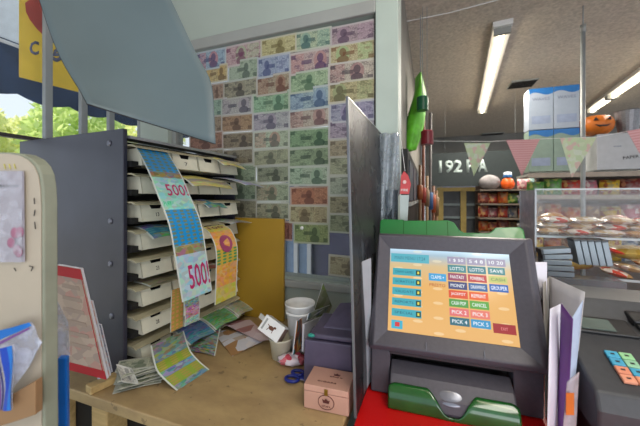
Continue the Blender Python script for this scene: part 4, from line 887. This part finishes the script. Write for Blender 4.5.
wr = [print_mat('wafer_wrapper', [(.76, .66, .50), (.82, .78, .72), (.70, .56, .38), (.80, .74, .66), (.62, .40, .26)], 55, .25), print_mat('wafer_wrapper_red', [(.78, .70, .56), (.76, .30, .24), (.82, .78, .74), (.68, .52, .34)], 50, .25), print_mat('wafer_wrapper_pale', [(.80, .74, .62), (.72, .62, .46), (.84, .82, .80)], 60, .25)]
def pack(w_, d_, h_, m, loc, rz, label, cat='packet', group=None, ry=0, name='wrapped_wafer'):
    def fn(sg):
        def g(u, v):
            e = (math.sin(math.pi*u)**.45)*(math.sin(math.pi*v)**.35) if 0 < u < 1 and 0 < v < 1 else 0
            return Vector(((u-.5)*w_, (v-.5)*d_, h_/2+sg*h_/2*e*(1+.10*math.sin(23*u+11*v))))
        return g
    o = MB().sheet(fn(1), 12, 6).sheet(fn(-1), 12, 6).build(name, m, None, smooth=True); o.location = loc; o.rotation_euler = (0, ry, rz); tag(o, label, cat, group); return o
k = 0
for lay in range(3):
    for c in range(5 - (lay == 2)):
        x = .058+c*.086+lay*.012; 
        if x+.045 > CWd: continue
        if .17 < x < .27 and lay: x += .01
        pack(.092, .075, .026, wr[k % 3], rm(CX+x, CY+.055+.01*(lay % 2), CT+z1+.001+lay*.021), YAW+random.uniform(-.12, .12), 'wrapped wafer packet on the case upper shelf, layer %s from below, %s from the left' % (['one', 'two', 'three'][lay], ORD[c]), group='wafer packets on the upper case shelf'); k += 1
for c in range(6):
    pack(.085, .07, .024, wr[(c+1) % 3], rm(CX+.25+.045*c, CY+.05+.01*(c % 2), CT+z2+.002+.017*(c % 3)), YAW+.5*(c % 2)-.2, 'wrapped wafer packet on the case lower shelf, %s from the left' % ORD[c], group='wafer packets on the lower case shelf', ry=.25)
pack(.055, .05, .014, mat('red_seal', (.78, .22, .14), .3), rm(CX+.235, CY+.03, CT+z2+.086), YAW, 'small red sealed packet on the lower case shelf', ry=.3, name='red_packet')
og = mat('orange_film', (.80, .60, .22), .3)
pack(.14, .12, .06, print_mat('amber_bag', [(.78, .58, .24), (.84, .70, .40), (.70, .46, .20)], 25), rm(CX+.15, CY+.13, CT+z2+.002), YAW, 'amber sweet bag at the back of the lower case shelf', 'bag', name='sweet_bag')
pack(.14, .10, .05, print_mat('amber_bag_b', [(.80, .66, .30), (.86, .74, .42), (.66, .42, .20)], 25), rm(CX+.34, CY+.14, CT+z2+.05), YAW, 'yellow sweet bag behind the red packet in the case', 'bag', name='sweet_bag')
pack(.11, .07, .075, print_mat('amber_bag_c', [(.74, .52, .28), (.80, .66, .44), (.62, .40, .22)], 30), rm(CX+.10, CY+.15, CT+z1+.002), YAW, 'amber sweet bag standing at the back of the upper case shelf', 'bag', name='sweet_bag')
pack(.11, .07, .07, print_mat('rose_bag', [(.74, .48, .42), (.80, .70, .64), (.60, .40, .34)], 30), rm(CX+.30, CY+.15, CT+z1+.002), YAW, 'rosy sweet bag standing at the back of the upper case shelf', 'bag', name='sweet_bag')
# bags lying in front of the case base
for i, (px, col, lb) in enumerate(((584, [(.35, .55, .18), (.80, .78, .25), (.25, .42, .2)], 'green and yellow bag low in front of the case'), (612, [(.50, .50, .66), (.78, .78, .85), (.35, .36, .5)], 'lilac bag low in front of the case'), (637, [(.75, .66, .42), (.80, .74, .55), (.5, .4, .3)], 'tan bag low in front of the case'))):
    v = at(px, 283, 1.02-.02*i); pack(.11, .07, .04, print_mat('low_bag', col, 40), (v.x, v.y, CT+.11), YAW, lb, 'bag', ry=0, name='snack_bag')
rk = thing('low_rack', 'low dark rack in front of the acrylic case', 'rack', rm(CX+.22, CY-.07, CT), YAW); MB().box(-.2, .28, -.045, .045, .001, .108).build('rack_body', M['termdark'], rk, bevel=.003)
# grey packs
gp = mat('silver_grey_carton', (.50, .55, .59), .3, .2, var=.08); gpe = mat('dark_carton_edge', (.20, .23, .26), .4)
gi = 0
base = rm(CX, CY, CT)
def gpack(loc, rz, ry, label, rx=0):
    t = thing('silver_pack', label, 'pack', loc, 0, 'silver grey packs in the acrylic case'); t.rotation_euler = (rx, ry, rz)
    MB().box(-.042, .042, -.028, .028, 0, .0165).build('carton', gp, t, bevel=.0015); MB().box(-.0425, -.036, -.0285, .0285, -.0004, .0169).build('dark_band', gpe, t); return t
for k in range(5):
    gpack(rm(CX+.052+.003*(k % 2)-.004*k*.5, CY-.035, CT+.203+.0195*k), YAW+random.uniform(-.1, .1), -.03*k, 'silver grey pack lying flat in the left stack, %s from the bottom' % ORD[k])
for k in range(5):
    gpack(rm(CX+.098+.0185*k, CY-.040, CT+.290), YAW, math.radians(80), 'silver grey pack standing on edge, %s from the left stack' % ORD[k])
st = thing('pack_ledge', 'low ledge under the silver packs in front of the case', 'ledge', rm(CX+.10, CY-.035, CT), YAW)
MB().box(-.10, .13, -.032, .032, .001, .201).build('ledge_body', clear('ledge_acrylic', (.5, .52, .55), .6, .1), st, bevel=.002)

# ================================================================ STORE BACKGROUND
# gondola behind the case
GX = (at(528, 197, 2.68)-W0).dot(U); GY = (at(560, 197, 2.6)-W0).dot(B)
shm = mat('shelf_white', (.62, .62, .60), .5, var=.06); 
gd = thing('shop_shelf', 'tall shop shelf with snack bags behind the acrylic case', 'shelf', rm(GX, GY, 0), YAW)
GW = 2.2; topz = H+.225
MB().box(.16, GW, .36, .40, 0, topz).build('back_board', mat('peg_board', (.42, .36, .32), .7), gd)
MB().box(.16, .18, .33, .36, 0, topz).build('upright', shm, gd)
lv = [topz-.02, H+.015, H-.27, H-.55]
for z in lv: MB().box(0, GW, 0, .37, z-.02, z).build('shelf_board', shm, gd); MB().box(0, GW, -.012, 0, z-.035, z+.004).build('price_rail', mat('price_rail', (.60, .55, .50), .5), gd)
cols = [('red', [(.70, .24, .20), (.80, .62, .42)]), ('green', [(.36, .58, .28), (.72, .76, .42)]), ('yellow', [(.80, .66, .22), (.60, .34, .18)]), ('orange', [(.76, .44, .18), (.66, .26, .14)]), ('brown', [(.56, .42, .32), (.76, .64, .50)]), ('pink', [(.74, .42, .48), (.82, .74, .72)]), ('dark red', [(.48, .20, .18), (.68, .46, .36)]), ('white', [(.76, .76, .76), (.40, .46, .58)]), ('teal', [(.34, .56, .56), (.60, .66, .55)])]
pmc = {n_: print_mat('snack_'+n_.replace(' ', '_'), c_+[tuple(.5*v+.25 for v in c_[0])], 30, .3) for n_, c_ in cols}
def bag(loc, w_, h_, d_, cn, label, group, rz=YAW):
    def fn(sg):
        def g(u, v):
            e = (math.sin(math.pi*u)**.5)*(math.sin(math.pi*v)**.4) if 0 < u < 1 and 0 < v < 1 else 0
            return Vector(((u-.5)*w_, sg*d_/2*e, v*h_))
        return g
    o = MB().sheet(fn(1), 6, 6).sheet(fn(-1), 6, 6).build('snack_bag', pmc[cn], None, smooth=True); o.location = loc; o.rotation_euler = (random.uniform(-.08, .08), 0, rz+random.uniform(-.3, .3)); sc_ = random.uniform(.9, 1.12); o.scale = (sc_, sc_, random.uniform(.75, 1.0)); tag(o, label, 'bag', group)
order = [['green', 'green', 'red', 'pink', 'yellow', 'dark red', 'yellow', 'red', 'teal'], ['brown', 'orange', 'orange', 'brown', 'yellow', 'pink', 'brown', 'red', 'orange'], ['yellow', 'orange', 'brown', 'pink', 'yellow', 'white', 'brown', 'dark red', 'orange']]
rown = ['top shelf', 'middle shelf', 'lower shelf']
for r in range(3):
    zb0 = [H+.015, H-.27, H-.55][r]
    for c in range(8):
        cn = order[r][c]; bag(rm(GX+.09+c*.135, GY+.13, zb0+.003), .135, (.15, .235, .22)[r], .10, cn, '%s snack bag on the %s behind the case, %s from the left' % (cn, rown[r], ORD[c]), 'snack bags behind the acrylic case')
# ceiling pole at the shelf
pp = at(583, 197, 2.04); o = thing('ceiling_pole', 'grey metal pole rising from the shop shelf to the ceiling', 'pole', (pp.x, pp.y, 0))
MB().tube([(0, 0, 0), (0, 0, H+1.14)], .0135, 12).build('pole', M['greymetal'], o, smooth=True); MB().tube([(0, 0, H+1.14), (0, 0, CE)], .004, 8).build('upper_rod', M['greymetal'], o, smooth=True); MB().tube([(0, 0, H+1.12), (0, 0, H+1.17)], .017, 12).build('coupler', M['trimpaint'], o, smooth=True)
# blue white boxes 2x2
bxw = mat('white_carton', (.60, .64, .70), .4, var=.03); bxg = mat('pale_green_carton', (.50, .58, .53), .4, var=.06); bw = mat('carton_blue', (.12, .40, .66), .4); gtx = mat('carton_grey_text', (.45, .48, .56), .5)
for r in range(2):
    for c in range(2):
        z = topz+.001+r*.372; t = thing('tall_carton', '%s blue topped carton of the stack on the shop shelf, %s one' % (['left', 'right'][c], ['lower', 'upper'][r]), 'carton', rm(GX+.10+c*.186, GY+.06, z), YAW, 'blue topped cartons')
        MB().box(-.091, .091, -.05, .10, 0, .366).build('carton', bxw if r else bxg, t, bevel=.002)
        wv_ = [(-.091, -.0515, .366)]+[(-.091+.182*i/10, -.0515, .318+.014*math.sin(2*math.pi*i/10)) for i in range(11)]+[(.091, -.0515, .366)]
        MB().extrude(wv_, (0, .0014, 0)).build('blue_wave', bw, t)
        if r: text('WAVES', frame((0, -.052, .27), (1, 0, 0), (0, 0, 1)), .13, .026, gtx, t)
        MB().box(-.07, .07, -.0515, -.05, .05, .12).build('picture', mat('carton_picture', (.55, .60, .70), .5), t)
# big white box and pumpkin basket and bin on top
t = thing('white_box', 'large white box with scribbled writing on the shop shelf', 'box', rm(GX+.60, GY+.05, topz), YAW); MB().box(-.11, .30, -.05, .16, .001, .300).build('carton', mat('white_box_card', (.68, .69, .71), .5, var=.04), t, bevel=.003)
text('PAPER', frame((.11, -.052, .10), (1, 0, .12), (0, 0, 1)), .10, .025, M['ink'], t); MB().box(0, .05, -.052, -.05, .19, .195).build('tape', gtx, t)
t = thing('pumpkin_basket', 'orange pumpkin basket with a carved face on the white box', 'basket', rm(GX+.515, GY+.08, topz+.302), YAW)
pm = MB(); n = 40; base_ = len(pm.v); rings = 12
for i in range(rings+1):
    th = math.pi*(.06+.80*i/rings)
    for kk in range(n):
        ph = 2*math.pi*kk/n; rr = .128*math.sin(th)**.7*(1-.06*abs(math.sin(4*ph))); pm.v.append(Vector((rr*math.cos(ph), rr*math.sin(ph), .085+.085*math.cos(math.pi-th)*1.0)))
for i in range(rings):
    for kk in range(n): pm.f.append((i*n+kk, (i+1)*n+kk, (i+1)*n+(kk+1) % n, i*n+(kk+1) % n))
pm.f.append(tuple(range(n)))
pm.build('shell', mat('pumpkin_orange', (.78, .42, .12), .45, var=.1), t, smooth=True)
for sx_ in (-1, 1): MB().extrude([(sx_*.045-.014, -.122, .11), (sx_*.045+.014, -.122, .11), (sx_*.045, -.122, .135)], (0, .02, 0)).build('eye', M['ink'], t)
MB().extrude([(-.05, -.126, .075), (-.025, -.132, .055), (.025, -.132, .055), (.05, -.126, .075), (.025, -.13, .067), (-.025, -.13, .067)], (0, .02, 0)).build('mouth', M['ink'], t)
t = thing('wire_bin', 'grey mesh bin right of the pumpkin basket', 'bin', rm(GX+.72, GY+.06, topz+.302), YAW)
MB().lathe([(.06, 0), (.085, .18), (.09, .185), (.083, .185), (.058, .005)], n=20).build('bin', mat('grey_mesh', (.50, .50, .52), .4, .4, var=.25, scale=200), t)

# mid store shelf (left of the pole)
mx0 = (at(480, 197, 3.6)-W0).dot(U); my0 = (at(510, 197, 3.5)-W0).dot(B)
md = thing('shop_shelf', 'shop shelf crowded with snacks between cabinet and acrylic case', 'shelf', rm(mx0, my0, 0), YAW)
MB().box(0, 1.2, .36, .40, 0, H+.22).build('back_board', mat('dark_peg', (.40, .34, .32), .8), md)
zz = [H+.09, H-.08, H-.25, H-.42]
for z in zz: MB().box(0, 1.2, 0, .37, z-.015, z).build('shelf_board', mat('mid_shelf', (.48, .44, .40), .6), md)
names_ = ['brown', 'red', 'teal', 'yellow', 'white', 'dark red', 'orange', 'pink', 'green']; rown4 = ['top shelf', 'second shelf', 'third shelf', 'lowest shelf']
for r in range(4):
    for c in range(11):
        if r == 0 and c < 4: continue
        cn = names_[(c*4+r*5+(c*r) % 3) % 9]; bag(rm(mx0+.05+c*.105, my0+.10+.02*(c % 2), zz[r]+.003), .112, .145, .08, cn, '%s snack bag on the %s of the crowded shelf, %s from the left' % (cn, rown4[r], ORD[c]), 'snack bags on the crowded shelf')
o = MB().lathe([(.03, 0), (.065, .02), (.075, .07), (.055, .12), (.02, .145)], n=20).build('orange_jug', mat('orange_jug', (.88, .36, .10), .35), None, smooth=True); o.location = rm(mx0+.31, my0+.10, H+.092); tag(o, 'bright orange jug with a white and blue cap on the crowded shelf', 'jug')
MB().lathe([(.03, .142), (.045, .147), (.045, .20), (.02, .21)], n=16).build('cap', mat('cap_white', (.80, .84, .90), .4), o, smooth=True); MB().lathe([(.047, .145), (.047, .17)], n=16).build('blue_band', bw, o)
o = MB().ball((0, 0, .09), .125, .09, .09, 20, .06).build('white_sack', mat('white_sack', (.55, .53, .54), .7, var=.2), None, smooth=True); o.location = rm(mx0+.12, my0+.10, H+.088); tag(o, 'white bulging sack left of the orange jug', 'sack')

# sign 192 PA
v = at(437, 186.5, 4.0); sg = thing('price_sign', 'dark slate sign reading 192 above the wooden cabinet', 'sign', v, YAW)
MB().box(-.07, .95, 0, .03, 0, .44).build('board', mat('slate', (.15, .19, .20), .6), sg)
chalk = mat('chalk_white', (.66, .72, .72), .6)
for tx_, xc, ww in (('192', .165, .28), ('P', .405, .10), ('A', .54, .11)): text(tx_, frame((xc, -.003, .26), (1, 0, 0), (0, 0, 1)), ww, .17, chalk, sg, bold=.03)
for x in (.1, .9): MB().tube([(x, .015, .44), (x, .015, CE-v.z)], .0012, 6).build('hanging_wire', M['greymetal'], sg)
# cabinet
v = at(438, 197, 4.25); cbn = thing('wooden_cabinet', 'wooden framed glass cabinet beneath the dark sign', 'cabinet', (v.x, v.y, 0), YAW)
zc = H+.13; wy = mat('honey_wood', (.64, .56, .32), .5, var=.1); CWW = .66
MB().box(0, CWW, .02, .40, 0.001, zc-.03).build('body', mat('cabinet_dark', (.28, .30, .33), .5, var=.2, scale=6), cbn)
for x in (0, CWW/2-.04, CWW-.06): MB().box(x, x+.07, -.02, .02, .001, zc-.03).build('door_frame', wy, cbn)
MB().box(-.01, CWW+.02, -.03, .40, zc-.05, zc).build('cabinet_top', wy, cbn)
for z in (H-.12, H-.30): MB().box(.07, CWW-.06, 0, .019, z, z+.03).build('shelf_line', mat('cab_shelf', (.45, .50, .52), .5), cbn)
o = MB().box(0, .50, 0, .25, 0.001, .11).build('grey_blue_box', mat('grey_blue_box', (.42, .45, .58), .6, var=.15), None, bevel=.004); o.location = Vector((v.x, v.y, zc))+U*.06+B*.08; o.rotation_euler = (0, 0, YAW); tag(o, 'grey blue box lying on the wooden cabinet', 'box')
# green mesh bag with spools and sticks
v = at(414, 197, 2.2); gb = thing('mesh_bag', 'neon green mesh bag hanging from the ceiling beyond the post', 'bag', (v.x, v.y, H)); 
def gf(u, v_):
    L_ = spline([(420, 72, 0), (414, 95, 0), (407, 120, 0), (404, 150, 0)], v_); R_ = spline([(421, 72, 0), (426, 95, 0), (424, 125, 0), (416, 150, 0)], v_)
    return at(L_.x*(1-u)+R_.x*u, L_.y*(1-u)+R_.y*u, 2.2-.06*math.sin(math.pi*u))-Vector((v.x, v.y, H))
gfb = lambda u, v_: gf(u, v_)+Vector((0, .12*math.sin(math.pi*u), 0))
MB().sheet(gf, 8, 12).sheet(gfb, 8, 12).build('mesh', mat('neon_green', (.42, .78, .20), .5, var=.2, scale=14), gb, thick=.002, smooth=True)
MB().tube([gf(.5, 0), gf(.5, 0)+Z*(CE-H-gf(.5, 0).z)], .003, 6).build('wire', M['greymetal'], gb)
for px, py, w_, col, lb in ((422.5, 104, 5.5, (.05, .34, .22), 'dark green spool hanging in front of the neon bag'), (427, 138, 6, (.45, .06, .12), 'dark red spool hanging below the green spool')):
    v2 = at(px, py, 2.05); r_ = w_*2.05/F; o = thing('hanging_spool', lb, 'spool', v2)
    MB().lathe([(r_, -.045), (r_, .045)], n=20).build('spool', mat('spool_colour', col, .35), o); MB().lathe([(r_*.8, .045), (r_*.8, .05)], n=20).build('cap', mat('spool_cap', tuple(min(1, c*1.6+.1) for c in col), .4), o)
    MB().tube([(0, 0, .05), (0, 0, CE-v2.z)], .002, 5).build('cord', M['greymetal'], o)
stc = [(.42, .30, .20), (.45, .24, .17), (.55, .44, .32), (.35, .33, .34), (.45, .27, .18), (.50, .36, .22)]
for k, px in enumerate((419, 422.5, 426, 429.5, 432.5, 435.5)):
    v2 = at(px, 197, 2.5+.05*k); zt_ = (190-8*k) if k % 2 else 165; tp = H+(197-(108 if k in (1, 3) else 165+5*k))/F*2.5
    o = thing('wooden_stick', '%s stick of the bundle behind the red spool, %s from the left' % (['tan', 'red tipped', 'pale', 'blue banded', 'reddish', 'honey coloured'][k], ORD[k]), 'stick', (v2.x, v2.y, 0), 0, 'sticks in the bundle')
    MB().tube([(0, 0, .02), (.01, 0, tp)], .013, 8).build('shaft', mat('stick_wood', stc[k], .5), o, smooth=True)
    MB().tube([(.008, 0, H-.02-.03*k), (.009, 0, H+.10-.02*k)], .024, 8).build('band', mat('stick_band', [(.55, .28, .14), (.55, .18, .14), (.50, .40, .30), (.22, .36, .55), (.65, .30, .15), (.50, .38, .25)][k], .5), o, smooth=True)
# dark display frame by partition
o = thing('dark_rack', 'dark wall rack of small goods behind the post, left of the stick bundle', 'rack', rm(.236, .55, 0), YAW)
MB().box(0, .045, 0, 2.3, 0.001, H+.25).build('rack_body', M['termslot'], o)
for k in range(5): MB().box(.045, .052, .08+.45*k, .40+.45*k, H-.02, H+.20).build('framed_picture', mat('dull_picture', (.30+.05*(k % 2), .32, .36), .5, var=.4, scale=14), o); MB().box(.045, .056, .06+.45*k, .42+.45*k, H-.05, H-.03).build('rack_rail', M['trimpaint'], o)

# ceiling lamps
TE = emis('tube_glow', (1, .93, .80), 6.0)
def lamp(p, q, label, tubes=1):
    p = Vector(p); q = Vector(q); c = (p+q)/2; t = thing('fluorescent_lamp', label, 'ceiling lamp', Vector((c.x, c.y, CE)), 0, 'ceiling lamps'); a = Vector((p.x-c.x, p.y-c.y, 0)); d_ = a.normalized(); s_ = Vector((d_.y, -d_.x, 0))
    MB().bar(a*1.02-Z*.022, -a*1.02-Z*.022, .13, .042).build('housing', M['white'], t, bevel=.004)
    for k in range(tubes):
        o_ = s_*((k-(tubes-1)/2)*.07)
        MB().tube([a*.97+o_-Z*.068, -a*.97+o_-Z*.068], .023, 12).build('tube', TE, t, smooth=True)
    for e in (a*.99, -a*.99): MB().bar(e*1.01-Z*.06, e*.985-Z*.06, .11, .06).build('end_cap', M['trimpaint'], t)
def onc(px, py, z=1.235): Y = z*F/(HZ-py); return Vector(((px-320)/F*Y, Y, 0))
lamp(onc(502.5, 30), onc(482, 112), 'single tube ceiling lamp above the far shelves')
a_, b_ = onc(592, 111), onc(640, 78); dl = (b_-a_).normalized()
lamp(a_, a_+dl*.62, 'short ceiling lamp at the right, farther of two'); lamp(a_+dl*.68, a_+dl*2.6, 'long ceiling lamp at the right, nearer of two')
lamp((.85, -1.6, 0), (.15, .6-.05, 0), 'added unseen ceiling lamp over the counter behind the viewer', 2)  # fixture and tubes out of view, added to light the room
for px, py, w_, lb in ((522, 83.5, .13, 'dark ceiling vent beside the single tube lamp'), (492, 134, .20, 'dark ceiling vent near the back wall')):
    v = onc(px, py, 1.295); o = thing('ceiling_vent', lb, 'vent', (v.x, v.y, CE), YAW, 'ceiling vents'); MB().box(-w_, w_, -.12, .12, -.016, -.001).build('vent_frame', M['trimpaint'], o)
    for k in range(5): MB().box(-w_+.01, w_-.01, -.10+k*.045, -.075+k*.045, -.022, -.016).build('slat', M['dark'], o)
o = MB().tube([onc(404, 22, 1.29)+Z*(H+1.29), onc(450, 12, 1.29)+Z*(H+1.285), onc(505, -2, 1.29)+Z*(H+1.29)], .004, 6).build('ceiling_cable', M['white'], None); tag(o, 'thin white cable running along the ceiling', 'cable')

# bunting
bt = thing('bunting', 'string of triangular paper flags hung across the shop', 'bunting', at(520, 140, 2.0))
b0 = at(520, 140, 2.0); cord = [at(430, 141, 2.3), at(490, 141.5, 2.15), at(540, 139, 2.05), at(597, 137, 1.9), at(640, 129, 1.8), at(700, 118, 1.7)]
MB().tube([p-b0 for p in cord], .002, 6).build('cord', M['white'], bt)
fl1 = print_mat('floral_green', [(.74, .79, .66), (.72, .78, .62), (.78, .68, .64), (.76, .80, .72), (.70, .77, .62)], 40, .6)
def stripe_mat():
    m, nt, b = new_mat('pink_stripes'); uv, x, y = UVs(nt); k = MATH(nt, 'GREATER_THAN', MATH(nt, 'FRACT', MATH(nt, 'MULTIPLY', y, 16.0)), .5)
    nt.links.new(MIX(nt, k, (.76, .54, .55), (.80, .62, .62)), b.inputs['Base Color']); b.inputs['Roughness'].default_value = .7; return m
fl2 = stripe_mat()
for (xa, ya, xb, yb, xt, yt, Y, m_, lb) in ((464, 143, 490.5, 143, 474, 176, 2.18, fl1, 'pale green floral flag'), (506, 140, 540, 139, 522, 176, 2.08, fl2, 'pink finely striped flag'), (560, 138, 597, 137, 572, 178, 1.95, fl1, 'pale green flag with pink flowers'), (627, 131, 668, 124, 650, 172, 1.8, fl2, 'pale pink striped flag at the right edge')):
    A_, B_, C_ = at(xa, ya, Y)-b0, at(xb, yb, Y-.04)-b0, at(xt, yt, Y)-b0
    o = MB().sheet(lambda u, v: (A_*(1-u)+B_*u)*(1-v*.995)+C_*v*.995+Vector((0, .006*math.sin(3*u), 0)), 6, 8).build('flag', m_, bt, thick=.001); o['label'] = lb
